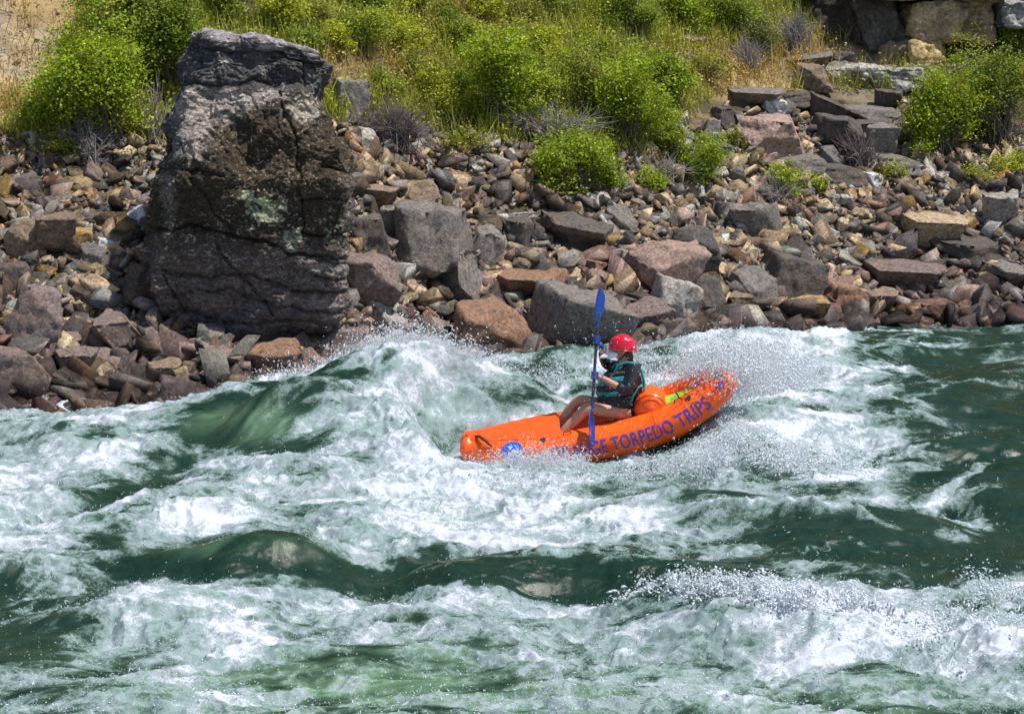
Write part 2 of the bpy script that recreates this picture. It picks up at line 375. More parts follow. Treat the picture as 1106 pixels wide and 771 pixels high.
# ================================================================== BANK
_sh = np.array([onz(*p) for p in [(-500, 452), (-250, 446), (0, 440), (150, 436), (280, 432), (340, 424), (400, 408), (450, 401), (510, 396), (560, 393), (640, 388), (720, 380), (800, 368), (880, 358), (950, 350), (1106, 345), (1400, 340), (1700, 338)]])
_o = np.argsort(_sh[:, 0]); _shx, _shy = _sh[_o, 0], _sh[_o, 1]
def shore(x): return np.interp(x, _shx, _shy)
def ground(x, y):
    x = np.asarray(x, float); y = np.asarray(y, float)
    d = y-shore(x)
    z = np.where(d < 0, d*.5, .30*np.minimum(d, .8)+.62*np.clip(d-.8, 0, 5)+.52*np.clip(d-5.8, 0, 40))
    # flat shelf with the slab, upper right
    z = z+.10*fb2(x*.6, y*.6, 3, 91)*np.clip(d, 0, 1)+.05*fb2(x*2, y*2, 3, 95)*np.clip(d, 0, 1)
    z = z+.75*np.clip(d-15, 0, 50)  # unseen upper slope raised steeper so the water reflects darker tones
    # terrain lowers far to the sides is not needed: the raised canyon wall goes on
    return z
def hit(px, py, lift=0):
    d = ray(px, py); t = np.linspace(20, 75, 2200); X = d[0]*t; Y = d[1]*t; Z = CAMZ+d[2]*t
    g = ground(X, Y)+lift; k = np.argmax(g > Z)
    if k == 0: k = len(t)-1
    return Vector((X[k], Y[k], float(g[k])))
def build_bank():
    xs = np.linspace(-26, 26, 420); ds = np.concatenate([np.linspace(-3, 16, 300), np.linspace(16.3, 70, 60)])
    D, X = np.meshgrid(ds, xs, indexing='ij'); Y = D+shore(X); Z = ground(X, Y)
    Z = Z+.03*fb2(X*7, Y*7, 3, 101)
    nr, nc = X.shape; i = np.arange(nr-1)[:, None]*nc+np.arange(nc-1)[None, :]
    F = np.stack([i, i+1, i+nc+1, i+nc], -1).reshape(-1, 4)
    px, py = proj(X, Y, Z)
    n = fb2(X*1.2, Y*1.2, 4, 105)
    # base colours: gravel low, brown humus under the shrubs, straw coloured dry grass patches
    gravel = np.array([.065, .052, .040]); humus = np.array([.075, .062, .028]); straw = np.array([.36, .26, .12]); dirt = np.array([.24, .19, .13])
    veg = sstep(2.6, 4.4, D+.6*n)
    c = gravel[None, None]*(1-veg[..., None])+humus[None, None]*veg[..., None]
    def blob(cx, cy, rx, ry): return np.clip(np.exp(-(((px-cx)/rx)**2+((py-cy)/ry)**2))*1.6+.5*n, 0, 1)*sstep(.12, .4, np.exp(-(((px-cx)/rx)**2+((py-cy)/ry)**2)))
    for (cx, cy, rx, ry, cc) in [(15, 45, 75, 70, dirt*1.4), (10, 110, 50, 22, straw), (70, 10, 50, 20, straw), (800, 85, 65, 22, straw), (925, 65, 40, 16, straw), (880, 60, 60, 30, dirt), (960, 85, 80, 25, dirt), (395, 80, 60, 20, dirt*.8), (1080, 160, 40, 15, straw)]:
        b = blob(cx, cy, rx, ry)[..., None]; c = c*(1-b)+cc*b
    V = np.stack([X, Y, Z], -1).reshape(-1, 3)
    t = NT('bank_soil'); a = t.n('ShaderNodeAttribute', attribute_name='tint').outputs['Color']; P = t.n('ShaderNodeNewGeometry').outputs['Position']
    n1 = t.noise(P, 22, 8, .75); n2 = t.noise(P, 3, 5, .6)
    col = t.mix(1., a, t.ramp(n1.outputs[0], [(.3, .45), (.5, 1.), (.7, 1.6)]), 'MULTIPLY'); col = t.mix(1., col, t.ramp(n2.outputs[0], [(.3, .7), (.7, 1.3)]), 'MULTIPLY')
    t.set(Base_Color=col, Roughness=.95); t.bump(n1.outputs[0], .8, .03)
    o = nobj('river_bank', npmesh('river_bank', V, F, t.m, cols=c.reshape(-1, 3), smooth=True)); tag(o, 'steep earth bank under the stones and shrubs', 'bank', kind='structure')
build_bank()
# ---------------------------------------------------------------- stone shapes
def hull_mesh(seed, flat=.6, npts=13, boxy=.5, detail=0, bev=.0):
    r = np.random.default_rng(seed)
    # a slab of stone broken along a few random planes
    bm = bmesh.new(); bmesh.ops.create_cube(bm, size=1); sk = r.uniform(-.35, .35, 3)
    for v in bm.verts: v.co.x += v.co.z*sk[0]+v.co.y*sk[1]; v.co.y += v.co.z*sk[2]
    for k in range(npts-5):
        nrm = r.normal(size=3)*np.array([1, 1, .6]); nrm /= np.linalg.norm(nrm); h_ = r.uniform(.28, .55)
        bmesh.ops.bisect_plane(bm, geom=bm.verts[:]+bm.edges[:]+bm.faces[:], plane_co=tuple(nrm*h_), plane_no=tuple(nrm), clear_outer=True)
    wy = r.uniform(.5, .92); wz = flat*r.uniform(.85, 1.15)
    for v in bm.verts: v.co.y *= wy; v.co.z *= wz
    res = bmesh.ops.convex_hull(bm, input=bm.verts)
    bmesh.ops.delete(bm, geom=[g for g in res['geom_interior'] if isinstance(g, bmesh.types.BMVert)], context='VERTS')
    loose = [v for v in bm.verts if not v.link_faces]
    if loose: bmesh.ops.delete(bm, geom=loose, context='VERTS')
    if bev:
        bmesh.ops.dissolve_limit(bm, angle_limit=R(9), verts=bm.verts, edges=bm.edges)
        bmesh.ops.bevel(bm, geom=list(bm.edges), offset=bev, segments=1, profile=.6, affect='EDGES', clamp_overlap=True)
    bmesh.ops.triangulate(bm, faces=bm.faces)
    if detail:
        tgt = 1.0/detail
        for it in range(6):
            es = [e for e in bm.edges if e.calc_length() > tgt]
            if not es: break
            bmesh.ops.subdivide_edges(bm, edges=es, cuts=1); bmesh.ops.triangulate(bm, faces=[f for f in bm.faces if len(f.verts) > 3])
        bm.normal_update(); bm.verts.ensure_lookup_table()
        V = np.array([v.co for v in bm.verts]); N = np.array([v.normal for v in bm.verts]); o = seed*3.3
        d = .034*fb3(V[:, 0]*3+o, V[:, 1]*3, V[:, 2]*5, 4, seed % 9)
        st = V[:, 2]*14+1.5*pn3(V[:, 0]*2+o, V[:, 1]*2, V[:, 2]*2)+V[:, 0]*r.uniform(-5, 5)
        d = d-.018*np.clip(np.cos(st*2)-.6, 0, 1)*2*np.clip(fb3(V[:, 0]*2+o, V[:, 1]*2, V[:, 2]*2, 2)+.3, 0, 1)
        c = fb3(V[:, 0]*4-o, V[:, 1]*4, V[:, 2]*4, 3, 5); d = d-.035*np.clip(np.floor(c*3)/3, 0, 1)
        V = V+N*d[:, None]
        for v, co in zip(bm.verts, V): v.co = co
    bm.normal_update()
    V = np.array([v.co for v in bm.verts]); bm.verts.index_update()
    F = np.array([[v.index for v in f.verts] for f in bm.faces])
    bm.free()
    return V, F
LOW = [hull_mesh(100+i, flat=f*.68, npts=8+i % 4, boxy=.15, bev=0) for i, f in enumerate([.35, .5, .7, .45, .6, .8, .3, .55, .42, .65, .38, .5, .7, .33, .48, .6, .4, .75, .36, .52])]
M_rub = stone_mat('rubble_stone', 'tint', lichen=.5, dark=.4, ochre=.25, bump=.8, scale=1.7)
M_rock = stone_mat('boulder_stone', 'object', lichen=.6, dark=.5, ochre=.3, bump=1.0, scale=1.25)
PAL = {'grey': (.205, .190, .182), 'dark grey': (.095, .087, .087), 'purple brown': (.215, .165, .158), 'pinkish': (.36, .25, .215), 'tan': (.52, .40, .26), 'ochre': (.42, .27, .11), 'pale grey': (.41, .38, .35), 'brown': (.235, .175, .130), 'rusty': (.27, .155, .105), 'white': (.68, .68, .70), 'black': (.035, .03, .03)}
PALN = list(PAL); PALV = np.array([PAL[k] for k in PALN])
def pal_weights(px, d):
    """share of each stone colour by place: purple and brown near the water, tan and ochre above"""
    up = float(np.clip((d-1.1)/1.6, 0, 1)); rt = float(np.clip((px-640)/260, 0, 1)); lf = float(np.clip((190-px)/100, 0, 1))
    w = {'grey': 2.6+1*rt, 'dark grey': 2.2-1.2*up*lf, 'purple brown': 4*(1-up)+.8, 'pinkish': .5+1.6*rt, 'tan': .4+3.6*up+1.6*rt, 'ochre': .1+(.9+.8*lf)*up*(1-.5*rt),
         'pale grey': .5+1.6*up+1.2*rt, 'brown': 2.2, 'rusty': .3+.2*up, 'white': .02+.05*up, 'black': .15}
    a = np.array([w[k] for k in PALN]); return a/a.sum()
BIG = []     # footprints of the named rocks: x, y, radius
def rand_rot(n, tilt, r):
    out = []
    for i in range(n):
        e = Euler((r.normal()*tilt, r.normal()*tilt, r.uniform(0, 6.283))); out.append(np.array((Euler((R(26), 0, 0)).to_matrix() @ e.to_matrix())))
    return np.array(out)
def scatter_rubble(name, n, smin, smax, power, dmin, dmax, seed, lift=.25, xr=(-15, 15), label='', mask=None):
    r = np.random.default_rng(seed)
    x = r.uniform(xr[0], xr[1], n); d = r.uniform(dmin, dmax, n); y = shore(x)+d
    s = smin*(1-r.uniform(0, 1, n)*(1-(smin/smax)**power))**(-1/power)
    s = s*np.clip(1.3-.095*d, .6, 1.3)
    z = ground(x, y); px, py = proj(x, y, z)
    keep = (np.abs(px-553) < 900)
    if mask is not None: keep &= mask(px, py, d, x, r)
    for bx, by, br in BIG: keep &= ((x-bx)**2+(y-by)**2 > (br*.75)**2)
    idx = np.where(keep)[0]; rot = rand_rot(len(idx), .5, r)
    Vs = []; Fs = []; Cs = []; base = 0
    for k, i in enumerate(idx):
        V, F = LOW[r.integers(len(LOW))]
        v = (V*s[i])@rot[k].T+np.array([x[i], y[i], z[i]+lift*s[i]*r.uniform(-.1, 1.)])
        ci = r.choice(len(PALN), p=pal_weights(px[i], d[i])); c = PALV[ci]*r.uniform(.62, 1.4)*(1+r.normal(size=3)*.04)
        Vs.append(v); Fs.append(F+base); Cs.append(np.repeat(c[None], len(V), 0)); base += len(V)
    o = nobj(name, npmesh(name, np.concatenate(Vs), np.concatenate(Fs), M_rub, cols=np.clip(np.concatenate(Cs), .01, .8)))
    tag(o, label, 'stones', kind='stuff'); return o
# ---------------------------------------------------------------- named boulders
ARCH = []
for i in range(26):
    V, F = hull_mesh(500+i, flat=[.55, .7, .42, .85, .6, .35, .75][i % 7], npts=9+i % 5, boxy=.2+.12*(i % 5), detail=12, bev=.016)
    ARCH.append(npmesh('rock', V, F, M_rock))
NROCK = [0]; ROCKS = []
def rock(pos, size, colour, label, group=None, arch=None, rz=None, tilt=(0, 0), jit=.12, name='rock', cat='rock', col=None):
    r = random.Random(NROCK[0]*13+5); NROCK[0] += 1
    o = nobj(name, ARCH[(arch if arch is not None else r.randrange(26)) % 26]); o.location = pos; o.scale = size
    o.rotation_euler = (tilt[0], tilt[1], r.uniform(-.5, .5)+(math.pi if r.random() < .5 else 0) if rz is None else rz)
    c = col or PAL[colour]; k = r.uniform(1-jit, 1+jit); o.color = (c[0]*k, c[1]*k, c[2]*k, 1)
    tag(o, label, cat, group); BIG.append((pos[0], pos[1], size[0]*.5)); return o
def prock(cx, cy, w, h, colour, label, arch=None, rz=0., tilt=(0, 0), deep=.8, col=None, name='boulder', cat='boulder'):
    """a boulder that fills w x h pixels of the photo around (cx, cy), seated on the bank"""
    b = hit(cx, cy+h*.38); dist = b.y; m = dist/FPX
    c = at(cx, cy, b.y+.0); W = w*m*1.12; Hh = h*m*1.15
    a = arch if arch is not None else 0
    V = np.array([v.co for v in ARCH[a % 26].vertices]); ext = V.max(0)-V.min(0)
    cs, sn = abs(math.cos(rz)), abs(math.sin(rz))
    sx = W/(ext[0]*cs+ext[1]*sn*.9); sz = Hh/ext[2]; sy = max(W*deep, .1)/ext[1]
    return rock((c.x, c.y+W*.12, c.z), (sx, sy, sz), colour, label, arch=a, rz=rz, tilt=tilt, name=name, cat=cat, col=col)
# x, y, w, h, colour, arch, rz, tilt_y, label
HERO = [
 (22, 347, 62, 66, 'purple brown', 3, .3, .25, 'large purple brown boulder with sunlit top at left edge of the photo'),
 (20, 408, 70, 50, 'purple brown', 8, .1, .1, 'smooth purple boulder at waterline in lower left corner of bank'),
 (58, 258, 38, 42, 'brown', 10, .2, .0, 'upright brown boulder among tan rubble, far left'),
 (20, 262, 44, 40, 'brown', 1, .8, .0, 'dark brown boulder left of the upright brown one'),
 (12, 300, 40, 26, 'dark grey', 2, .2, .0, 'flat dark slab above the large left boulder'),
 (86, 262, 26, 24, 'ochre', 6, .2, .1, 'ochre block beside the upright brown boulder'),
 (115, 270, 24, 18, 'white', 0, .5, .2, 'small white rock in the tan rubble left of the tall rock'),
 (75, 395, 46, 30, 'purple brown', 5, .2, .0, 'low flat purple slab in the cobbles below left boulder'),
 (120, 362, 60, 34, 'purple brown', 7, .4, -.1, 'long tilted purple slab near foot of the tall rock'),
 (108, 395, 52, 26, 'purple brown', 4, .1, .1, 'rounded purple cobble between slab and waterline'),
 (172, 408, 42, 28, 'brown', 11, .3, .0, 'dark wet cobble at waterline below the tall rock'),
 (240, 390, 38, 24, 'purple brown', 9, .0, .0, 'flat purple rock touching foot of the tall rock'),
 (290, 388, 62, 34, 'rusty', 13, .1, .1, 'rusty pinkish boulder at foot of the tall rock, lower right'),
 (318, 408, 46, 22, 'rusty', 2, .3, -.1, 'low rusty slab in front of the rusty boulder'),
 (366, 378, 44, 40, 'purple brown', 15, .2, .0, 'square purple boulder beside the big splash'),
 (380, 402, 34, 30, 'brown', 18, .2, .0, 'dark boulder partly covered by the big splash'),
 (418, 338, 58, 38, 'pale grey', 14, .35, .2, 'pale grey angular boulder right of the tall rock'),
 (395, 312, 66, 60, 'purple brown', 17, .2, .0, 'big brown boulder leaning against right side of tall rock'),
 (465, 270, 78, 72, 'grey', 20, -.3, .1, 'large grey block with dark overhung face, centre of the bank'),
 (496, 302, 54, 50, 'grey', 21, .4, -.2, 'grey angular block leaning right of the large overhung block'),
 (435, 244, 44, 40, 'grey', 16, .1, .0, 'grey lichen spotted boulder above the overhung block'),
 (400, 258, 40, 40, 'dark grey', 22, .2, .0, 'dark boulder tucked against the tall rock shoulder'),
 (525, 268, 44, 34, 'grey', 23, .3, .0, 'grey block right of the lichen spotted boulder'),
 (560, 252, 38, 26, 'dark grey', 19, .3, .1, 'dark grey wedge in the middle of the rubble'),
 (572, 308, 76, 24, 'rusty', 12, .05, .05, 'long rusty topped slab above the waterline, centre'),
 (520, 362, 92, 52, 'rusty', 24, .1, -.15, 'broad rusty orange slab at waterline left of the paddler'),
 (612, 352, 96, 66, 'grey', 25, .2, .25, 'large grey boulder with black shaded face left of the paddle blade'),
 (545, 388, 44, 22, 'brown', 10, .2, .0, 'small dark wet rock in front of the rusty orange slab'),
 (620, 252, 64, 30, 'dark grey', 9, .0, .1, 'long dark boulder lying in tan rubble above the paddle'),
 (672, 236, 40, 28, 'grey', 14, .2, .0, 'grey boulder with flat top right of the long dark one'),
 (706, 294, 84, 54, 'pinkish', 1, .3, .1, 'pinkish grey splashed boulder right of the paddle blade'),
 (735, 274, 56, 44, 'dark grey', 3, .2, .0, 'dark grey boulder capping the pinkish splashed one'),
 (722, 330, 50, 50, 'pale grey', 6, .5, .3, 'pale cracked wedge boulder above the helmet'),
 (760, 322, 44, 36, 'dark grey', 20, .3, .1, 'dark angular boulder right of the cracked wedge'),
 (690, 345, 60, 34, 'purple brown', 13, .2, .0, 'low wet rock directly behind the red helmet'),
 (820, 242, 54, 38, 'grey', 16, .0, .0, 'rough grey boulder with pale speckles below the thin shrub'),
 (852, 300, 60, 40, 'dark grey', 15, .2, .2, 'dark leaning boulder above the waterline right of centre'),
 (813, 312, 50, 36, 'grey', 4, .3, -.2, 'grey wedge left of the dark leaning boulder'),
 (800, 332, 40, 26, 'brown', 7, .2, .0, 'brown block at the waterline right of the kayak stern'),
 (966, 298, 74, 24, 'purple brown', 5, .0, .05, 'long flat purple slab on the right bank'),
 (915, 325, 48, 30, 'rusty', 8, .2, .1, 'rusty brown block in the waterline row, right bank'),
 (868, 337, 40, 24, 'ochre', 10, .1, .0, 'ochre block at the waterline, right bank'),
 (1010, 337, 44, 20, 'rusty', 2, .1, .0, 'low rusty slab at the waterline near right edge'),
 (948, 330, 40, 26, 'brown', 11, .2, .0, 'brown block beside the rusty block, right bank'),
 (895, 343, 30, 22, 'rusty', 18, .2, .0, 'small reddish rock dipping into the river, right bank'),
 (1045, 272, 80, 22, 'dark grey', 19, .0, .1, 'dark long slab near the right edge of the bank'),
 (1092, 300, 50, 26, 'grey', 9, .2, .0, 'grey flat boulder cut by the right edge'),
 (1082, 232, 46, 40, 'pale grey', 12, .2, .0, 'pale lichen covered boulder near the right edge'),
 (1000, 250, 66, 30, 'tan', 5, .1, .05, 'flat tan slab in the pale rubble on the right'),
 (940, 195, 26, 16, 'white', 2, .3, .15, 'white flat rock below the driftwood tangle'),
 (832, 150, 84, 42, 'pinkish', 22, .05, .1, 'broad pink topped boulder in the dark rock pile'),
 (834, 117, 28, 20, 'white', 6, .3, .2, 'white block on top of the dark rock pile'),
 (905, 148, 60, 40, 'dark grey', 17, .2, .1, 'dark grey block in middle of the dark rock pile'),
 (886, 118, 50, 26, 'dark grey', 5, .1, .4, 'dark slab tilted steeply over the rock pile'),
 (900, 170, 36, 28, 'grey', 14, .3, .0, 'grey block beneath the middle of the rock pile'),
 (948, 155, 36, 36, 'grey', 10, .2, .0, 'rounded grey boulder behind the driftwood tangle'),
 (905, 187, 66, 18, 'dark grey', 8, .1, .0, 'long dark ledge rock under the rock pile'),
 (960, 110, 40, 24, 'dark grey', 12, .2, .1, 'dark block on the right end of the rock pile'),
 (990, 118, 24, 34, 'dark grey', 3, .2, .0, 'upright dark block left of the right bush'),
 (780, 130, 34, 24, 'dark grey', 21, .2, .0, 'dark block at the left end of the rock pile'),
 (872, 84, 44, 26, 'brown', 24, .05, .0, 'square brown block beside the pale slab ledge'),
 (866, 67, 52, 12, 'grey', 5, .0, -.12, 'thin plank shaped slab resting above the square block'),
 (905, 66, 28, 18, 'dark grey', 1, .2, .0, 'small dark rock on dry grass under the cliff'),
 (765, 145, 26, 30, 'grey', 18, .2, .2, 'grey wedge leaning on left of the pink topped boulder'),
 (376, 108, 40, 40, 'grey', 15, .2, .0, 'grey boulder with tan stones on top beside the tall rock'),
 (400, 212, 44, 22, 'brown', 5, .0, .1, 'flat brown slab against right edge of the tall rock'),
 (370, 95, 26, 20, 'tan', 7, .1, .0, 'tan block at the right shoulder of the tall rock'),
 (452, 212, 46, 26, 'brown', 20, .0, -.1, 'brown wedge in the rubble above the grey boulder'),
 (395, 150, 28, 20, 'pale grey', 4, .3, .2, 'pale stone above rubble just right of the tall rock'),
 (430, 345, 22, 20, 'dark grey', 23, .2, .0, 'small black wet rock above the big splash'),
 (745, 45, 30, 14, 'grey', 9, .0, .0, 'weathered grey rock in the upper shrubs'),
 (806, 103, 62, 14, 'grey', 5, .0, .05, 'thin grey slab along the top of the dark rock pile on its left'),
 (862, 106, 54, 14, 'dark grey', 8, .1, -.08, 'thin dark slab lying between the white block and the tilted slab'),
 (938, 124, 72, 16, 'grey', 2, .0, .06, 'wide grey slab on the right half of the rock pile'),
 (930, 138, 50, 16, 'dark grey', 5, .1, -.05, 'layered dark slab just under the wide grey slab'),
 (968, 176, 56, 16, 'grey', 8, .0, .05, 'flat grey slab beside the driftwood tangle on its right'),
 (862, 178, 60, 16, 'grey', 2, .1, -.04, 'flat grey slab below the pink topped boulder'),
 (728, 62, 44, 12, 'pinkish', 2, .0, .0, 'flat pinkish stone lying in the grass above the shrubs'),
]
for (cx, cy, w, h, colr, a, rz, ty, lab) in HERO:
    if cy > 225: w, h = w*1.14, h*1.10
    prock(cx, cy, w, h, colr, lab, arch=a, rz=rz, tilt=(R(8), ty))
# ================================================================== TALL ROCK
def tall_rock():
    Yr = 28.9
    # outline from top to foot: pixel y, left x, right x
    ol = [(26, 226, 290), (31, 215, 312), (40, 207, 338), (55, 201, 350), (80, 194, 353), (110, 190, 352), (122, 189, 358), (150, 180, 368), (172, 176, 384), (185, 173, 388), (215, 167, 385), (218, 166, 384), (252, 160, 384), (256, 158, 379), (285, 154, 378), (320, 147, 371), (345, 145, 368), (362, 162, 362), (375, 200, 340), (392, 215, 330)]
    oy = np.array([o[0] for o in ol], float)
    nz, nt = 420, 520
    pyv = np.linspace(38, 392, nz)
    # step-like ledges: warp the outline so that it goes in beds
    L = np.interp(pyv, oy, [o[1] for o in ol]); Rr = np.interp(pyv, oy, [o[2] for o in ol])
    zz = np.array([at(300, p, Yr)[2] for p in pyv]); m = Yr/FPX*1.03
    xl = (L-553)*m; xr = (Rr-553)*m; cx = (xl+xr)/2; hw = (xr-xl)/2
    # cross-section polygon (unit): front face, left bevel, right side, back
    front = np.interp(pyv, [26, 45, 90, 97, 185, 192, 300, 392], [.62, .42, .36, .27, -.12, -.15, -.02, .30])   # y offset of the front face, metres
    rows = []
    for k in range(nz):
        f = front[k]; h = hw[k]; dpt = 1.5
        p = np.array([(-h*.74, f+.02), (h*.55, f-.02), (h*.93, f+.10), (h, f+.60), (h*.86, f+dpt), (-h*.6, f+dpt*1.05), (-h*.98, f+1.0), (-h, f+.55)])
        e = np.roll(p, -1, 0)-p; ln = np.linalg.norm(e, axis=1)
        w = ln*np.array([2.6, 3, 2, 1, .6, .6, 1.4, 2.6]); cum = np.concatenate([[0], np.cumsum(w)]); t = np.linspace(0, cum[-1], nt, endpoint=False)
        j = np.clip(np.searchsorted(cum, t, side='right')-1, 0, 7); u = ((t-cum[j])/w[j])[:, None]
        q = p[j]*(1-u)+np.roll(p, -1, 0)[j]*u
        q = q-.0; rows.append(np.stack([q[:, 0]+cx[k], q[:, 1]+Yr, np.full(nt, zz[k])], -1))
    G = np.array(rows)
    # soften corners slightly around the perimeter
    for _ in range(5): G = (np.roll(G, 1, 1)+G*2+np.roll(G, -1, 1))/4
    # outward direction
    C = np.stack([cx, np.full(nz, Yr+.75), zz], -1)[:, None, :]; N = G-C; N[..., 2] *= 0; N /= np.linalg.norm(N, axis=2)[..., None]
    T = np.roll(G, -1, 1)-np.roll(G, 1, 1); N = np.stack([T[..., 1], -T[..., 0], T[..., 2]*0], -1); N /= np.linalg.norm(N, axis=2)[..., None]
    if (N*(G-C)).sum() < 0: N = -N
    X, Y, Z = G[..., 0], G[..., 1], G[..., 2]; px, py = proj(X, Y, Z)
    dip = .10*(X+4)+.05*fb2(X*1.1, Z*1.1, 3, 201)           # beds dip to the right low down
    b = Z+dip*np.clip((300-py)/-60+.5, 0, 1.3)+.05*fb3(X*2, Y*2, Z*2, 3, 203)
    d = .07*fb3(X*1.2, Y*1.2, Z*1.0, 3, 205)+.030*fb3(X*5, Y*5, Z*7, 4, 207, .6)+.010*fb3(X*18, Y*18, Z*26, 3, 209, .65)
    # fine bedding steps in the lower third
    low = sstep(235, 290, py); st = b*5.2; fr = st-np.floor(st); d = d+low*.030*(sstep(0, .25, fr)-fr)*(.6+fb2(X, Z*3, 2, 211))
    st = b*11+.4; fr = st-np.floor(st); d = d+(.004+low*.008)*(sstep(0, .2, fr)-fr)
    # top block: thin beds too
    top = sstep(100, 60, py); st = (Z-.03*X)*7; fr = st-np.floor(st); d = d+top*.022*(sstep(0, .2, fr)-fr)
    q_ = fb3(X*1.1+Z*.5, Y*1.1, Z*.9-X*.3, 2, 241)*4; d = d+.042*(np.floor(q_)+sstep(.75, 1, q_-np.floor(q_)))*.8; q_ = fb3(X*2.6-Z*.8, Y*2.6, Z*2.2, 2, 243)*4; d = d+.030*(np.floor(q_)+sstep(.7, 1, q_-np.floor(q_)))
    dark = np.zeros_like(d)
    # long cracks (pixel polylines of the photo)
    cr = [([(150, 180), (178, 184), (215, 182), (240, 190)], 2, .05), ([(165, 248), (200, 245), (240, 252), (285, 262), (310, 275), (378, 280)], 2.2, .10), ([(165, 293), (220, 300), (270, 296), (320, 315), (372, 318)], 2, .07),
          ([(190, 92), (235, 94), (262, 90), (275, 86), (300, 95)], 2.6, .05), ([(327, 215), (384, 217)], 1.6, .05), ([(327, 252), (384, 255)], 1.8, .07), ([(327, 215), (326, 252)], 1.6, .04), ([(345, 282), (380, 286)], 2, .07), ([(340, 298), (378, 303)], 2, .07),
          ([(165, 345), (200, 335), (250, 350), (300, 346), (368, 352)], 2.5, .06), ([(205, 52), (240, 58), (300, 52), (345, 60)], 2, .05), ([(350, 182), (388, 190)], 2, .06), ([(190, 320), (250, 312), (300, 332), (365, 338)], 2, .05), ([(300, 100), (318, 150), (326, 215)], 1.8, .05), ([(205, 190), (240, 240), (262, 256)], 1.6, .04), ([(230, 262), (262, 300), (300, 345)], 1.6, .05), ([(180, 300), (205, 350)], 1.6, .05), ([(328, 60), (330, 92)], 1.8, .04)]
    isf = (Y < Yr+.75)
    wx = px+5*fb2(X*3, Z*3, 3, 215); wy = py+4*fb2(X*3, Z*3, 3, 217)
    for P, w, dep in cr:
        P = np.array(P, float); bd = np.full(px.shape, 1e9)
        for k in range(len(P)-1):
            a = P[k]; e = P[k+1]-a; t = np.clip(((wx-a[0])*e[0]+(wy-a[1])*e[1])/(e*e).sum(), 0, 1)
            bd = np.minimum(bd, np.hypot(wx-a[0]-t*e[0], wy-a[1]-t*e[1]))
        g = np.exp(-(bd/w)**2)*isf; d = d-dep*g; dark = np.maximum(dark, g*.4)
    # undercut near the foot on the right
    d = d-.25*np.exp(-(((px-330)/30)**2+((py-362)/10)**2))*isf
    G2 = G+N*d[..., None]; G2[..., 2] += .02*fb3(X*4, Y*4, Z*2, 2, 219)
    G2[..., 2] += (-.20*np.clip((px-275)/70, 0, 1.2)+.05*np.clip((250-px)/40, 0, 1))*sstep(85, 42, py)
    # stone colours, with sunlit top and shoulder painted paler: black desert varnish, brown middle, purple grey foot, grey top, green lichen
    n = fb3(X*2.2, Y*2.2, Z*2.2, 5, 221, .6); n2 = fb3(X*9, Y*9, Z*12, 4, 223, .65); n3 = fb3(X*24, Y*24, Z*30, 3, 225, .7)
    c = np.zeros(G.shape)+np.array([.062, .043, .027])
    def lay(mask, col):
        nonlocal c
        mk = np.clip(mask, 0, 1)[..., None]; c = c*(1-mk)+np.array(col)*mk
    lay(sstep(240, 290, py+14*n), (.155, .120, .112))
    lay(sstep(325, 345, py+10*n)*sstep(330, 250, px), (.11, .10, .12))
    lay(sstep(118, 96, py+16*n), (.085, .079, .082))
    lay(sstep(50, 34, py+14*n), (.36, .32, .33))  # top rim paled to look sunlit
    # pale swath on the shoulder under the top block, painted brighter as sunlit
    sh_ = np.exp(-(((px-225)/42)**2+((py-118)/24)**2))+.8*np.exp(-(((px-270)/35)**2+((py-104)/9)**2))+.7*np.exp(-(((px-205)/16)**2+((py-150)/24)**2)); lay(sstep(.25, .75, sh_+.35*n+.2*n2), (.38, .32, .29))
    lay(sstep(.3, .8, np.exp(-(((px-330)/24)**2+((py-118)/16)**2))+.4*n2), (.40, .35, .29))
    lay(sstep(.25, .8, np.exp(-(((px-190)/14)**2+((py-150)/30)**2))+.3*n2), (.15, .15, .165))
    # left flank, browner grey
    lay(sstep(.2, .9, np.exp(-(((px-178)/12)**2+((py-215)/50)**2))+.3*n2)*.8, (.21, .18, .155))
    # lichen
    gl = 1.0*np.exp(-(((px-290)/22)**2+((py-228)/20)**2))+.9*np.exp(-(((px-318)/14)**2+((py-262)/22)**2))+.9*np.exp(-(((px-268)/9)**2+((py-212)/12)**2))+.55*np.exp(-(((px-365)/22)**2+((py-248)/32)**2))+.5*np.exp(-(((px-180)/9)**2+((py-262)/30)**2))
    lay(sstep(.62, .8, gl+.5*n2+.25*n3)*.8, (.33, .37, .25))
    lay(np.exp(-(((px-285)/7)**2+((py-217)/5.5)**2)**3), (.42, .50, .26))
    # speckles: sparse bright flakes
    sp = sstep(.52, .62, n3+.35*n2)*sstep(-.1, .4, n+.2)*sstep(330, 250, py); lay(sp*.75, (.46, .43, .35))
    lay(sstep(.45, .6, n3+.3*n)*sstep(120, 140, py)*sstep(240, 180, py)*.6, (.27, .20, .10))
    # right edge blocks painted lighter, as if sun caught them
    lay(sstep(365, 380, px+8*n2)*sstep(170, 200, py)*.5, (.26, .23, .20))
    lay(sstep(.4, .7, np.exp(-(((px-335)/40)**2+((py-328)/9)**2))+.3*n2)*.8, (.27, .22, .21))
    lay(sstep(.35, .7, np.exp(-(((px-352)/28)**2+((py-290)/7)**2))+.3*n2)*.7, (.28, .25, .23))
    c = c*(1+.30*n2+.25*n3)[..., None]*1.05; c = c*(1-dark[..., None])
    V = G2.reshape(-1, 3); i = np.arange(nz-1)[:, None]*nt+np.arange(nt)[None, :]; j = np.arange(nz-1)[:, None]*nt+((np.arange(nt)+1) % nt)[None, :]
    F = np.stack([i, i+nt, j+nt, j], -1).reshape(-1, 4)
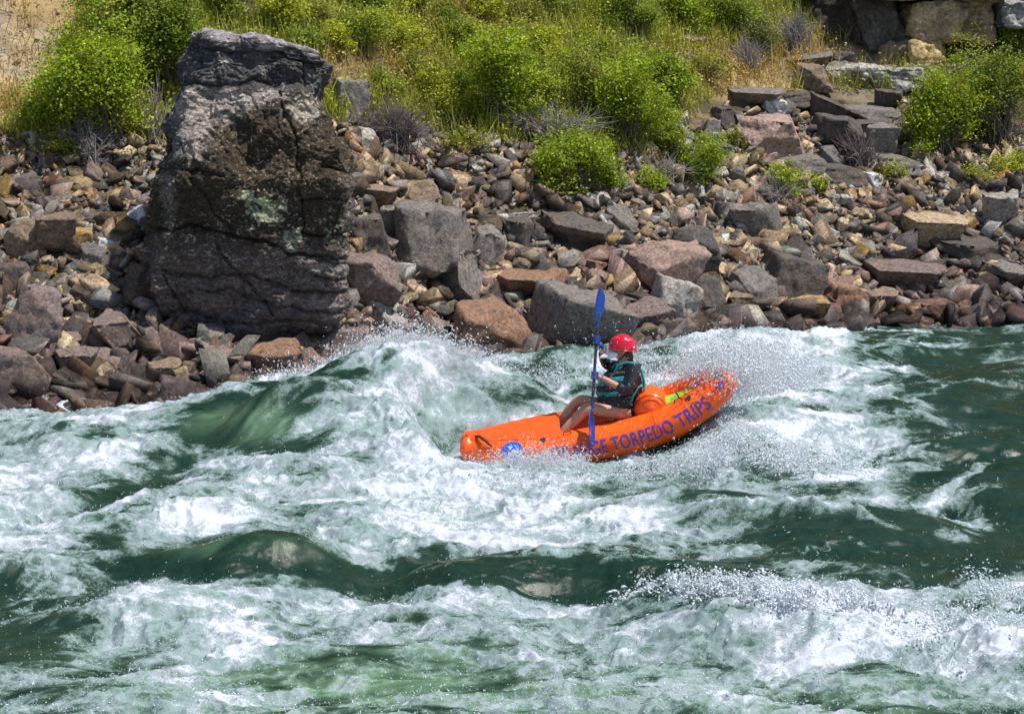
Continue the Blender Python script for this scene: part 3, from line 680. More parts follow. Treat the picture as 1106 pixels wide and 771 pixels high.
    # cap: rings shrinking to the centre, rising a little toward the back
    rim = G2[0]; cen = rim.mean(0)+np.array([-.1, .25, .0]); cols = [c.reshape(-1, 3)]; Vs = [V]; Fs = [F]; base = 0; prev = np.arange(nt); off = len(V)
    for q in np.linspace(.06, 1, 26):
        r_ = rim*(1-q)+cen*q; r_ = r_.copy(); r_[:, 2] += .04*math.sin(math.pi*min(q, .5))+.03*fb2(r_[:, 0]*4, r_[:, 1]*4, 4, 231)-.02*np.floor(3*(.5+fb2(r_[:, 0]*1.5, r_[:, 1]*1.5, 2, 233)))
        Vs.append(r_); cc = np.array([.36, .33, .34])*(1+.4*fb2(r_[:, 0]*9, r_[:, 1]*9, 3, 235))[:, None]; cols.append(np.clip(cc, .03, .5))
        k = np.arange(nt); cur = off+k; Fs.append(np.stack([prev, prev[(k+1) % nt], cur[(k+1) % nt], cur], -1)); prev = cur; off += nt
    t = NT('tall_rock_stone'); a = t.n('ShaderNodeAttribute', attribute_name='tint').outputs['Color']; P = t.n('ShaderNodeNewGeometry').outputs['Position']
    m1 = t.noise(P, 30, 6, .75, .4); m2 = t.noise(P, 9, 6, .7, .5)
    mp = t.n('ShaderNodeMapping'); mp.inputs['Scale'].default_value = (1, 1, 4); mp.inputs['Rotation'].default_value = (0, R(-6), 0); t.t.links.new(P, mp.inputs[0]); m3 = t.noise(mp.outputs[0], 7, 6, .75)
    col = t.mix(1., a, t.ramp(m1.outputs[0], [(.3, .35), (.5, 1.), (.7, 2.2)]), 'MULTIPLY'); col = t.mix(1., col, t.ramp(m3.outputs[0], [(.35, .6), (.5, 1.), (.66, 1.7)]), 'MULTIPLY')
    t.set(Base_Color=col, Roughness=.82, Specular_IOR_Level=.4)
    h = t.math('ADD', m1.outputs[0], t.math('MULTIPLY', m2.outputs[0], 1.2)); h = t.math('ADD', h, t.math('MULTIPLY', m3.outputs[0], 1.4)); t.bump(h, .9, .05)
    me = npmesh('tall_rock', np.concatenate(Vs), np.concatenate(Fs), t.m, cols=np.clip(np.concatenate(cols), .006, .5), smooth=True)
    o = nobj('rock_pillar', me); tag(o, 'tall dark blocky rock pillar with green lichen standing on the left of the bank', 'rock pillar')
    BIG.append((float(cx.mean()), Yr+.9, 1.25))
tall_rock()
prock(150, 318, 40, 58, 'black', 'dark rock standing in for the shaded recess at left foot of the tall rock', arch=17, rz=.4, tilt=(R(4), .2), col=(.075, .06, .055))  # dark colour stands for the shade of a recess here
# ================================================================== CLIFF, upper right, and the ledge
def block(name, cx, cy, w, h, deep, col, label, seed, tilt=0., Y=None, parent=None, cat='cliff block', edge=.06, rz=0.):
    """a massive split block of sandstone w x h pixels, its face at depth Y"""
    Y = Y or hit(cx, cy+h/2).y; m = Y/FPX; W, H = w*m, h*m; c = at(cx, cy, Y)
    bm = bmesh.new(); bmesh.ops.create_cube(bm, size=1, matrix=Matrix.Diagonal((W, deep, H, 1)))
    bmesh.ops.bevel(bm, geom=list(bm.edges), offset=edge, segments=2, profile=.6, affect='EDGES', clamp_overlap=True)
    bmesh.ops.triangulate(bm, faces=bm.faces)
    for it in range(7):
        es = [e for e in bm.edges if e.calc_length() > .055]
        if not es or len(bm.verts) > 14000: break
        bmesh.ops.subdivide_edges(bm, edges=es, cuts=1); bmesh.ops.triangulate(bm, faces=[f for f in bm.faces if len(f.verts) > 3])
    bm.normal_update(); V = np.array([v.co for v in bm.verts]); N = np.array([v.normal for v in bm.verts]); o = seed*5.1
    n = fb3(V[:, 0]*1.5+o, V[:, 1]*1.5, V[:, 2]*1.5, 5, seed % 7, .55); st = (V[:, 2]+.05*n)*6; fr = st-np.floor(st)
    V = V+N*(.13*n-.02*(fr > .88)+.015*fb3(V[:, 0]*9+o, V[:, 1]*9, V[:, 2]*12, 3, 3))[:, None]
    V[:, 0] += V[:, 2]*tilt
    cc = np.array(col)*(1+.45*fb3(V[:, 0]*2+o, V[:, 1]*2, V[:, 2]*2, 4, 4))[:, None]
    dk = sstep(.15, .4, fb3(V[:, 0]*1.3-o, V[:, 1], V[:, 2]*1.3, 4, 6))[:, None]*.7; cc = cc*(1-dk)+np.array([.05, .045, .04])*dk
    F = np.array([[v.index for v in f.verts] for f in bm.faces]); bm.free()
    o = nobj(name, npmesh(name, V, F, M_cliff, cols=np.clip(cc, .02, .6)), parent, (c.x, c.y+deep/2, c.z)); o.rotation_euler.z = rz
    if parent is None: tag(o, label, cat)
    return o
M_cliff = stone_mat('cliff_stone', 'tint', lichen=.35, dark=.4, ochre=.15, bump=.9, scale=.9, wet=False)
CY = hit(1000, 76).y+.1
block('cliff_block', 950, 20, 46, 70, 2.2, (.10, .095, .085), 'dark lichen streaked cliff block leaning at left end of the overhang', 1, tilt=-.35, Y=CY+.2)
block('cliff_block', 1008, 24, 58, 44, 2.0, (.50, .38, .23), 'big tan square cliff block in the middle of the overhang', 2, tilt=.06, rz=.12, edge=.10, Y=CY)
block('cliff_block', 1058, 16, 42, 56, 2.0, (.42, .31, .19), 'brown cliff block right of the big tan square block', 3, tilt=-.12, rz=-.15, edge=.12, Y=CY+.15)
block('cliff_block', 1096, 16, 44, 30, 2.0, (.36, .35, .34), 'pale grey cliff block in the upper right corner', 4, tilt=.1, rz=.2, edge=.10, Y=CY-.1)
block('cliff_block', 1010, -14, 150, 26, 2.6, (.30, .26, .20), 'long cap block along the top of the cliff', 5, Y=CY-.2)
block('cliff_block', 1000, 62, 40, 34, 1.6, (.55, .38, .19), 'small ochre cliff block below the big tan square block', 6, tilt=-.2, rz=.1, edge=.10, Y=CY-.12)
block('cliff_block', 964, 66, 34, 36, 1.6, (.20, .16, .11), 'brown stained cliff block left of the small ochre block', 7, Y=CY+.0)
block('cliff_block', 905, 8, 50, 70, 2.0, (.05, .042, .036), 'recessed cliff block coloured dark as shadow, left of the leaning block', 8, Y=CY+.6)  # near-black colour stands for the shadow under the left overhang
block('cliff_block', 1062, 58, 110, 60, 1.6, (.045, .038, .032), 'recessed wall coloured black as cave shade under the overhang on the right', 9, Y=CY+.45)  # cave darkness put into the colour of this wall
block('cliff_block', 1190, 20, 120, 110, 3, (.26, .22, .17), 'brown cliff block just past the upper right corner', 10, Y=CY+.6)
block('slab_ledge', 942, 86, 112, 24, 2.6, (.46, .45, .41), 'long flat pale grey rock slab forming a ledge under the cliff', 11, tilt=0, Y=None, cat='rock slab', edge=.05)
block('slab_ledge', 1020, 78, 80, 14, 2.4, (.50, .44, .33), 'pale tan slab running behind the right bush', 12, cat='rock slab', edge=.05)
block('slab_ledge', 738, 58, 52, 16, 1.0, (.24, .22, .20), 'low grey rock ledge in the grass above the green shrubs', 13, Y=41.0, cat='rock slab', edge=.05)
# ================================================================== the other large stones, each its own object
LAND = [(h[0], h[1], h[8]) for h in HERO]
def auto_rocks(n, seed):
    r = np.random.default_rng(seed); items = []; tries = 0
    while len(items) < n and tries < 9000:
        tries += 1
        px = r.uniform(-10, 1116); x0 = r.uniform(-9.5, 9.5); d = (r.uniform(.0, 1)**1.3)*4.4
        y = shore(x0)+d; z = float(ground(x0, y)); px, py = proj(x0, y, z)
        if not (-15 < px < 1121): continue
        veg_edge = 165 if px < 200 else (190 if px < 760 else 115)
        if py < veg_edge: continue
        s = .15+.33*r.uniform(0, 1)**2.2*(1.25-.16*d)
        if any((x0-bx)**2+(y-by)**2 < (br*.8+s*.25)**2 for bx, by, br in BIG): continue
        if any((x0-q[0])**2+(y-q[1])**2 < ((q[3]+s)*.28)**2 for q in items): continue
        ci = r.choice(len(PALN), p=pal_weights(px, d)); items.append((x0, y, z, s, PALN[ci], px, py, d, r.integers(26)))
    return items
SHAPE = {0: 'stone', 1: 'chunk', 2: 'flat stone', 3: 'block', 4: 'angular stone', 5: 'flat slab', 6: 'blocky stone'}
items = auto_rocks(208, 11)
keys = {}
for it in items:
    x0, y, z, s, cn, px, py, d, a = it
    # nearest landmark with a direction
    bl = min(LAND, key=lambda L: (L[0]-px)**2+1.5*(L[1]-py)**2)
    dx, dy = px-bl[0], py-bl[1]
    if abs(dx) > abs(dy)*1.2: dr = 'right of' if dx > 0 else 'left of'
    else: dr = 'below' if dy > 0 else 'above'
    short = ' '.join(bl[2].split()[:5])
    for w in (' in', ' at', ' on', ' of', ' with', ' and', ' the', ' left', ' right', ' beside', ' above', ' along', ' against', ' near', ' under', ' touching', ' from', ' topped', ' lying', ' below', ' leaning', ' to', ' capping', ' just', ' over', ' behind', ' end', ' far', ' leaning'):
        while short.endswith(w): short = short[:-len(w)]
    size = 'small' if s < .22 else ('medium' if s < .33 else 'large')
    keys.setdefault((size, cn, SHAPE[int(a) % 7], dr, short), []).append(it)
for (size, cn, shp, dr, short), L in keys.items():
    L.sort(key=lambda q: q[5]); names = ['']
    if len(L) == 2: names = ['left one of two: ', 'right one of two: ']
    elif len(L) > 2: names = [w+' from left: ' for w in ('first', 'second', 'third', 'fourth', 'fifth', 'sixth')]
    for q, nm in zip(L, names):
        x0, y, z, s, _, px, py, d, a = q; rr = random.Random(int(px*7+py)); cc = PAL[cn]
        grp = 'loose stones along the waterline' if d < 1.2 else ('loose stones on the right bank' if px > 640 else 'loose stones on the left and middle bank')
        lab = f"{nm}{size} {cn} {shp} {dr} {short if short.startswith('the') else 'the '+short}"
        rock((x0, y, z+s*.12), (s*rr.uniform(1., 1.35), s*rr.uniform(.9, 1.2), s*rr.uniform(.8, 1.2)), cn, ' '.join(lab.split()), grp, arch=int(a), rz=rr.uniform(0, 6.28), tilt=(R(24)+rr.uniform(-.35, .35), rr.uniform(-.35, .35)), cat='stone')
def vegmask(px, py, d, x, r):
    top = np.interp(px, [-400, 0, 200, 400, 560, 700, 780, 900, 990, 1106, 1500], [150, 150, 150, 135, 155, 160, 112, 108, 120, 150, 150])
    p = sstep(top-18, top+12, py); return r.uniform(0, 1, len(px)) < p
scatter_rubble('rubble', 30000, .115, .50, 1.9, -.35, 5.6, 21, label='loose angular rubble covering the lower river bank', lift=.35, mask=vegmask)
scatter_rubble('gravel', 24000, .04, .12, 1.6, -.2, 5.8, 22, lift=.15, label='small stone chips filling the gaps between the rubble', mask=vegmask, xr=(-11, 11))
scatter_rubble('scattered_stones', 900, .08, .4, 1.8, 4.0, 11, 23, label='scattered weathered stones half buried among the hillside shrubs', mask=lambda px, py, d, x, r: (py < 130) & (r.uniform(0, 1, len(px)) < np.where((px > 720) | (px < 90), 1, .35)))
# ================================================================== PLANTS
def leaf_material(name, trans=.35):
    t = NT(name); a = t.n('ShaderNodeAttribute', attribute_name='tint').outputs['Color']
    t.set(Base_Color=a, Roughness=.55, Specular_IOR_Level=.3)
    tr = t.n('ShaderNodeBsdfTranslucent'); c = t.mix(1., a, (1.5, 1.4, .6), 'MULTIPLY'); t.t.links.new(c, tr.inputs[0])
    mx = t.n('ShaderNodeMixShader'); mx.inputs[0].default_value = trans; t.l(t.p, 0, mx, 1); t.l(tr, 0, mx, 2); t.l(mx, 0, t.out, 0)
    return t.m
M_leaf = leaf_material('leaf'); M_grass = leaf_material('grass_blade', .25)
M_stem = simple('stem_bark', (.16, .125, .10), .9, .3, 30); M_dead = simple('dead_wood', (.30, .27, .26), .9, .35, 25); M_deadd = simple('dead_wood_dark', (.17, .14, .14), .9, .35, 25)
def quads(C, U, W, cols):
    """leaf quads: centre, half-length vector, half-width vector -> pointed 4-gons"""
    V = np.stack([C-U, C+W*1.0, C+U, C-W*1.0], 1).reshape(-1, 3); F = np.arange(len(V)).reshape(-1, 4)
    return V, F, np.repeat(cols, 4, 0)
def leaves(C, size, cols, r, up=.5, narrow=.38):
    n = len(C); d = r.normal(size=(n, 3)); d[:, 2] = d[:, 2]*.6+up*.4; d /= np.linalg.norm(d, axis=1)[:, None]
    q = r.normal(size=(n, 3)); nn = q+np.array([0, -.2, 1.0]); w = np.cross(d, nn); w /= (np.linalg.norm(w, axis=1)[:, None]+1e-6)
    L = size*r.uniform(.6, 1.3, n)[:, None]*.5
    return quads(C, d*L, w*L*narrow*2, cols)
GREEN = {'bright': (.255, .375, .030), 'mid': (.175, .275, .028), 'dark': (.05, .105, .018), 'yellow': (.38, .42, .045), 'olive': (.29, .31, .065), 'grey': (.14, .17, .085), 'straw': (.44, .32, .12), 'pale': (.24, .31, .06)}
def shrub(cx, by, w, h, colr, label, n=4000, leaf=.055, seed=0, stems=14, group='shrubs on the river bank', sparse=1., sub='shrub', narrow=.38, stemmat=None, clumps=None):
    """base at pixel (cx, by), w x h pixels"""
    w *= 1.18; h *= 1.12; n = int(n*1.9); leaf *= .84
    r = np.random.default_rng(seed+int(cx*3+by)); b = hit(cx, by); m = b.y/FPX; W, H = w*m, h*m
    root = empty(sub, b); tag(root, label, 'shrub' if sub == 'shrub' else 'sapling', group)
    nc = clumps or int(60+n/70)
    # clump centres in an uneven egg, leaning out
    nl = 7+int(W*4); lobes = []
    for i in range(nl):
        hh = r.uniform(.30, .80); lobes.append((r.uniform(-.72, .72)*(1.15-hh*.7), r.uniform(-.5, .5), hh*.85, r.uniform(.13, .34), r.uniform(.12, .30)))
    lobes[0] = (r.uniform(-.2, .2), 0, .72, .34, .28); lob = r.uniform(.55, 1.05, 9); cc = []
    while len(cc) < nc:
        lx, ly, lz, lr, lh = lobes[r.integers(nl)]; g = r.normal(size=3); g /= np.linalg.norm(g); g *= r.uniform(.45, 1.05) if r.random() < .78 else r.uniform(1.05, 1.75)
        p = np.array([lx+g[0]*lr, ly+g[1]*lr, lz+g[2]*lh])+r.normal(size=3)*.05; p[2] = abs(p[2])+.02; cc.append(p)
    cc = np.array(cc)*np.array([W/2, W/2*.8, H]); cr = r.uniform(.05, .20, nc)*(W/1.4)**.5*sparse; ct = r.uniform(.5, 1.35, nc)
    k = r.integers(nc, size=n); g = r.normal(size=(n, 3)); g /= np.linalg.norm(g, axis=1)[:, None]; g *= r.uniform(0, 1, n)[:, None]**.5*1.5
    C = cc[k]+g*cr[k][:, None]*np.array([1.15, 1.15, .75]); C[:, 2] = np.maximum(C[:, 2], .02)
    base = np.array(GREEN[colr]); alt = np.array(GREEN['yellow' if colr in ('bright', 'pale', 'yellow') else 'olive'])
    a = np.clip(r.uniform(-.2, .9, nc), 0, 1)[k][:, None]; cols = (base*(1-a)+alt*a)*ct[k][:, None]*r.uniform(.7, 1.35, (n, 1))
    V, F, cl = leaves(C, leaf, cols, r, narrow=narrow)
    nobj('foliage', npmesh('foliage', V, F, M_leaf, cols=cl), root)
    paths = []
    for i in range(stems+nc//3):
        e = cc[r.integers(nc)]*r.uniform(.8, 1.02); s = np.array([r.normal()*W*.07, r.normal()*W*.05, -.05]); t = np.linspace(0, 1, 7)[:, None]
        p = s*(1-t)+e*t+np.sin(t*3.14)*np.array([0, 0, .12*H])*r.uniform(-.3, 1)+np.sin(t*6+i)*.02; paths.append((p, np.linspace(.014 if i < stems else .007, .003, 7)))
    V, F = tubes(paths, 4); nobj('stems', npmesh('stems', V, F, stemmat or M_stem), root)
    return root
def brush(cx, by, w, h, label, n=60, col=None, seed=0, hang=0., name='dead_brush'):
    r = np.random.default_rng(seed+99); b = hit(cx, by); m = b.y/FPX; W, H = w*m, h*m; paths = []
    for i in range(n):
        s = np.array([r.normal()*W*.12, r.normal()*.08, 0]); a = r.uniform(-1, 1); L = r.uniform(.5, 1.05)
        e = np.array([a*W*.5*L, r.uniform(-.7, .4)*W*.3, H*L*(1-.5*abs(a))*(1-hang)-hang*H*L*.9]); t = np.linspace(0, 1, 8)[:, None]
        p = s*(1-t)+e*t+np.array([0, 0, H*.25])*np.sin(t*3.14)*r.uniform(0, 1)+np.cumsum(r.normal(size=(8, 3))*.012, 0); paths.append((p, np.linspace(.010, .003, 8)))
        for q in range(3):
            k = r.integers(2, 7); d = (p[k]-p[k-1])*r.uniform(2, 4)+r.normal(size=3)*.07; paths.append((np.array([p[k], p[k]+d*.5+r.normal(size=3)*.01, p[k]+d]), np.linspace(.005, .002, 3)))
    V, F = tubes(paths, 4); o = nobj(name, npmesh(name, V, F, col or M_dead), None, b+Vector((0, 0, .03+hang*H*.8))); tag(o, label, 'dead brush'); return o
shrub(112, 152, 172, 122, 'bright', 'large bright green willow bush at the left behind the rubble', 15000, .055, 1, 26)
shrub(60, 148, 60, 60, 'bright', 'lower green lobe bush at the left foot of the large willow bush', 2500, .05, 2, 10)
shrub(185, 105, 95, 120, 'mid', 'tall green bush rising behind left shoulder of the tall rock', 8000, .055, 3, 14)
shrub(125, 50, 90, 80, 'mid', 'green bush at top edge left of the tall rock', 5000, .055, 4, 12)
shrub(62, 170, 50, 22, 'olive', 'low olive weeds under the large willow bush', 700, .05, 5, 6)
shrub(300, 34, 66, 40, 'yellow', 'yellow green shrub just above the top of the tall rock', 2600, .05, 6, 10)
shrub(245, 30, 60, 50, 'mid', 'green shrub peeking over the left top of the tall rock', 2400, .05, 7, 8)
shrub(540, 142, 100, 100, 'bright', 'bright green rounded bush in the centre of the hillside', 8000, .055, 8, 18)
shrub(578, 120, 60, 60, 'pale', 'pale feathery shrub leaning right of the central bright bush', 2600, .05, 9, 10)
shrub(470, 126, 64, 50, 'yellow', 'yellow green shrub left of the central bright bush', 2400, .05, 10, 10)
shrub(432, 62, 70, 50, 'yellow', 'yellow green shrub high on the hillside left of centre', 2600, .05, 11, 10)
shrub(385, 52, 70, 44, 'pale', 'pale green shrub right above the tall rock shoulder', 2200, .05, 12, 9)
shrub(625, 130, 60, 74, 'olive', 'olive twiggy shrub between the central bush and the green thicket', 2600, .05, 13, 12)
shrub(675, 158, 96, 88, 'bright', 'large green thicket right of the olive shrub', 7000, .055, 14, 16)
shrub(728, 122, 64, 60, 'bright', 'bright green bush at right end of the green thicket', 4200, .055, 15, 12)
shrub(618, 208, 108, 62, 'bright', 'low spreading bright green bush overhanging the rubble', 5600, .055, 16, 14)
shrub(655, 212, 40, 34, 'mid', 'small green shrub at right tip of the spreading bush', 1200, .05, 17, 7)
shrub(757, 200, 66, 48, 'bright', 'green shrub in the rubble right of the spreading bush', 2400, .05, 18, 9)
shrub(722, 178, 46, 44, 'pale', 'pale green shrub behind the rubble shrub', 1500, .05, 19, 8)
shrub(852, 226, 54, 50, 'pale', 'thin leggy shrub growing among speckled boulders', 1000, .05, 20, 12, sparse=.7)
shrub(792, 172, 26, 34, 'olive', 'small olive sprig left of the pink topped boulder', 420, .05, 21, 5)
shrub(600, 22, 80, 40, 'mid', 'green shrub at the top edge above the central bush', 3000, .05, 22, 9)
shrub(560, 30, 60, 36, 'olive', 'olive shrub at the top edge left of centre', 1800, .05, 50, 9)
shrub(515, 26, 70, 40, 'yellow', 'yellow shrub at the top edge above the yellow green one', 2200, .05, 51, 9)
shrub(685, 44, 70, 56, 'mid', 'dense green bush at the top edge right of centre', 4200, .05, 23, 12)
shrub(735, 34, 62, 50, 'bright', 'bright green bush at the top edge beside the dense one', 3200, .05, 24, 10)
shrub(785, 40, 76, 54, 'mid', 'dark leaved bush at the top edge above the straw coloured grass', 4400, .05, 25, 12)
shrub(822, 66, 54, 44, 'grey', 'grey green scrubby bush hanging over the straw coloured grass', 2000, .045, 26, 16)
shrub(870, 20, 60, 34, 'dark', 'dark green shrub in the shade beside the recessed cliff block', 2200, .05, 27, 8)
shrub(1020, 170, 86, 96, 'bright', 'big bright bush on the right beside the slab ledge', 7000, .055, 28, 16)
shrub(1078, 158, 90, 100, 'mid', 'big darker green bush at the right edge of the photo', 7000, .055, 29, 16)
shrub(1000, 162, 50, 50, 'bright', 'bright low bush in front of the big bush on the right', 2200, .05, 30, 8)
shrub(1096, 76, 44, 50, 'mid', 'green bush against the black recess near the upper right edge', 1800, .05, 31, 8)
shrub(1048, 96, 60, 74, 'pale', 'thin sapling with sparse leaves in front of the cliff', 420, .05, 32, 5, sub='sapling', group='saplings by the cliff', sparse=.8, clumps=40)
shrub(1086, 190, 60, 26, 'yellow', 'yellow green weeds on the rubble near the right edge', 900, .05, 33, 8)
shrub(1058, 200, 40, 20, 'yellow', 'low weeds left of the yellow green weeds on the right', 420, .05, 34, 6)
shrub(968, 200, 44, 24, 'pale', 'wispy pale weeds beside the white flat rock', 420, .05, 35, 8, sparse=.7)
shrub(840, 205, 46, 26, 'bright', 'small green sprigs under the pink topped boulder', 600, .05, 36, 6)
shrub(882, 212, 20, 20, 'bright', 'tiny green sprig under the long dark ledge rock', 250, .05, 37, 4)
shrub(500, 165, 60, 26, 'olive', 'olive weeds at lower edge of the hillside left of centre', 700, .05, 38, 8)
shrub(700, 205, 40, 26, 'bright', 'small sprig cluster between the two low green shrubs', 600, .05, 39, 6)
r0 = np.random.default_rng(5)
EXTRA = [(455, 95, 'olive', 'between the two yellow green shrubs'), (410, 105, 'pale', 'above the purple dead brush'), (360, 60, 'yellow', 'beside the tall rock shoulder'), (340, 30, 'olive', 'above the right top of the tall rock'), (500, 60, 'pale', 'above the central bright bush'), (640, 70, 'pale', 'above the olive twiggy shrub'), (590, 70, 'yellow', 'between the central bush and top edge shrub'), (690, 90, 'pale', 'above the green thicket'), (660, 30, 'yellow', 'left of the dense top edge bush'), (445, 20, 'olive', 'at the top edge above the left yellow shrub'), (480, 38, 'mid', 'under the yellow top edge shrub'), (545, 55, 'olive', 'on the slope over the central bush'), (395, 25, 'mid', 'at the top edge right of the tall rock'), (620, 95, 'bright', 'left above the green thicket'), (330, 60, 'mid', 'touching the right top corner of the tall rock'), (760, 85, 'olive', 'left of the straw coloured grass'), (490, 108, 'mid', 'against the left side of the central bush'), (655, 110, 'bright', 'on top of the green thicket')]
for i, (ex, ey, colr, where) in enumerate(EXTRA): shrub(ex, ey, r0.uniform(42, 66), r0.uniform(26, 42), colr, f'small {colr if colr not in ("mid","bright") else colr+" green"} shrub {where}', 1500, .05, 60+i, 8)
brush(425, 165, 96, 50, 'tangled purple grey dead brush at the lower left of the hillside', 150, M_deadd, 1)
brush(95, 165, 70, 34, 'grey dead twigs splayed under the large willow bush', 40, M_dead, 2)
brush(100, 186, 34, 36, 'dangling pale roots beneath the willow bush', 30, M_dead, 3, name='dead_roots')
brush(168, 160, 46, 70, 'tall bare pale branches between willow bush and tall rock', 22, M_dead, 4)
brush(858, 62, 50, 48, 'pale dead brush drooping in front of the dark shrub', 90, M_dead, 5)
brush(808, 82, 46, 40, 'grey fan of dead twigs below the grey green bush', 60, M_dead, 6)
brush(928, 188, 52, 46, 'tangle of dark driftwood twigs in the rock pile', 80, M_deadd, 7, name='driftwood')
brush(600, 158, 110, 40, 'dry bare twigs under the olive twiggy shrub', 80, M_dead, 8)
brush(835, 222, 60, 30, 'bare grey twigs at the foot of the thin leggy shrub', 40, M_dead, 9)
brush(925, 48, 40, 26, 'thin brown twigs under the leaning cliff block', 40, M_deadd, 10)
brush(720, 200, 70, 26, 'grey twigs under the rubble shrubs', 36, M_dead, 11)
brush(560, 150, 70, 26, 'dead stalks under the central bright bush', 50, M_deadd, 12)
# ---------------------------------------------------------------- grass and weeds nobody could count
def ground_cover():
    r = np.random.default_rng(77); n = 110000; x = r.uniform(-14, 14, n); d = r.uniform(2.2, 16, n)**1.0; y = shore(x)+d; z = ground(x, y); px, py = proj(x, y, z)
    top = np.interp(px, [-400, 0, 60, 200, 400, 560, 700, 745, 790, 1106], [150, 150, 160, 150, 135, 165, 175, 130, 100, 100])
    m = (py < top+10*fb2(x*2, y*2, 3, 301)) & (py > -120) & (fb2(x*1.3, y*1.3, 3, 303) > -.35)
    m &= ~((px > 890) & (py < 90) & (py > -40) & (r.uniform(0, 1, n) < .8))
    x, y, z, px, py = x[m], y[m], z[m], px[m], py[m]; n = len(x)
    st = np.zeros(n)
    for cx, cy, rx, ry in [(20, 50, 80, 80), (10, 115, 60, 25), (70, 10, 60, 25), (800, 85, 70, 26), (925, 62, 45, 20), (870, 70, 50, 25), (400, 85, 60, 22), (520, 30, 60, 20), (1080, 120, 60, 60)]: st = np.maximum(st, np.exp(-(((px-cx)/rx)**2+((py-cy)/ry)**2)))
    st = np.clip(st*1.5+.4*fb2(x*2, y*2, 3, 305), 0, 1); gm = np.clip(.5+fb2(x*1.1, y*1.1, 3, 307), 0, 1)[:, None]
    c0 = np.array(GREEN['olive'])*1.05*(1-gm)+np.array(GREEN['yellow'])*.95*gm; c = c0*(1-st[:, None])+np.array(GREEN['straw'])*st[:, None]
    bare = ((st > .75) & (r.uniform(0, 1, n) < .5)) | ((px < 80) & (py < 110) & (r.uniform(0, 1, n) < .7))
    K = 7; C = np.repeat(np.stack([x, y, z], -1), K, 0); q = r.normal(size=C.shape)*np.array([.07, .07, .0]); hh = r.uniform(.05, .46, len(C))*np.repeat(r.uniform(.4, 1.3, n), K)
    C = C+q; C[:, 2] += hh*.6; cols = np.repeat(c, K, 0)*r.uniform(.55, 1.4, (len(C), 1)); keep = ~np.repeat(bare, K); C, hh, cols = C[keep], hh[keep], cols[keep]
    # half upright blades, half little leaves
    dv = r.normal(size=C.shape)*.35; dv[:, 2] = 1; dv /= np.linalg.norm(dv, axis=1)[:, None]; sd = r.normal(size=C.shape); sd[:, 2] *= .2; sd /= np.linalg.norm(sd, axis=1)[:, None]
    bl = r.uniform(0, 1, len(C)) < .5
    V1, F1, c1 = quads(C[bl], dv[bl]*hh[bl][:, None]*.7, sd[bl]*.007, cols[bl]); C2 = C[~bl]; C2[:, 2] += r.uniform(0, .12, len(C2)); V2, F2, c2 = leaves(C2, .05, cols[~bl], r)
    o = nobj('ground_cover', npmesh('ground_cover', np.concatenate([V1, V2]), np.concatenate([F1, F2+len(V1)]), M_grass, cols=np.concatenate([c1, c2])))
    tag(o, 'olive and straw coloured weeds and grass carpeting the hillside', 'grass', kind='stuff')
ground_cover()
# ================================================================== INFLATABLE KAYAK
M_or = NT('orange_rubber'); _n = M_or.noise(M_or.n('ShaderNodeTexCoord').outputs['Object'], 6, 5, .6)
_c = M_or.mix(M_or.mr(_n.outputs[0], .3, .7), (.95, .085, .004), (1., .16, .008)); _w = M_or.noise(M_or.n('ShaderNodeTexCoord').outputs['Object'], 60, 3, .6)
M_or.set(Base_Color=_c, Roughness=M_or.mr(_w.outputs[0], .4, .6, .22, .42), Specular_IOR_Level=.5); M_or.bump(_n.outputs[0], .12, .02); M_or = M_or.m
M_or2 = simple('orange_cover', (.88, .10, .008), .4, .12, 9)
M_ink = simple('purple_ink', (.11, .05, .42), .4, .15, 40); M_blue = simple('blue_ink', (.02, .12, .62), .35, .1, 30); M_white = simple('white_ink', (.75, .78, .85), .4, .05, 30)
M_blk = simple('black_webbing', (.02, .015, .018), .7, .2, 60, .3); M_lime = simple('lime_dry_bag', (.34, .60, .03), .4, .15, 8)
KY = 24.0
kc = at(648, 461, KY)
kayak = empty('inflatable_kayak', kc)
KM = Matrix.Rotation(R(-3), 4, 'Z') @ Matrix.Rotation(R(-12.3), 4, 'Y') @ Matrix.Rotation(R(15), 4, 'X')
kayak.rotation_euler = KM.to_euler()
tag(kayak, 'orange inflatable kayak with purple lettering riding through white water', 'kayak')
HL = 1.43
def kcen(s, side):
    """centre of a side tube at station s (-1.47 bow .. 1.47 stern)"""
    u = s/HL; au = abs(u)
    yo = .285*(1-au**(3.2 if s > 0 else 2.3))+(.075 if s < 0 else .08)*au**3.2
    z = (.27 if s > 0 else .15)*au**2.4+.04*max(0, u-.55)/.45-.06
    return np.array([s, side*yo, z])
def krad(s):
    u = abs(s/HL); return .190*(1-(.20 if s > 0 else .36)*max(0, (u-.45)/.55)**2.0)
def kpt(s, th, side, r=None, lift=0.):
    c = kcen(s, side); e = 1e-3; T = kcen(s+e, side)-kcen(s-e, side); T /= np.linalg.norm(T)
    O = np.array([0, side, 0.]); O -= T*O.dot(T); O /= np.linalg.norm(O); U = np.cross(T, O)*(-side if True else 1)
    if U[2] < 0: U = -U
    rr = (krad(s) if r is None else r)+lift
    return c+rr*(math.cos(th)*O+math.sin(th)*U)
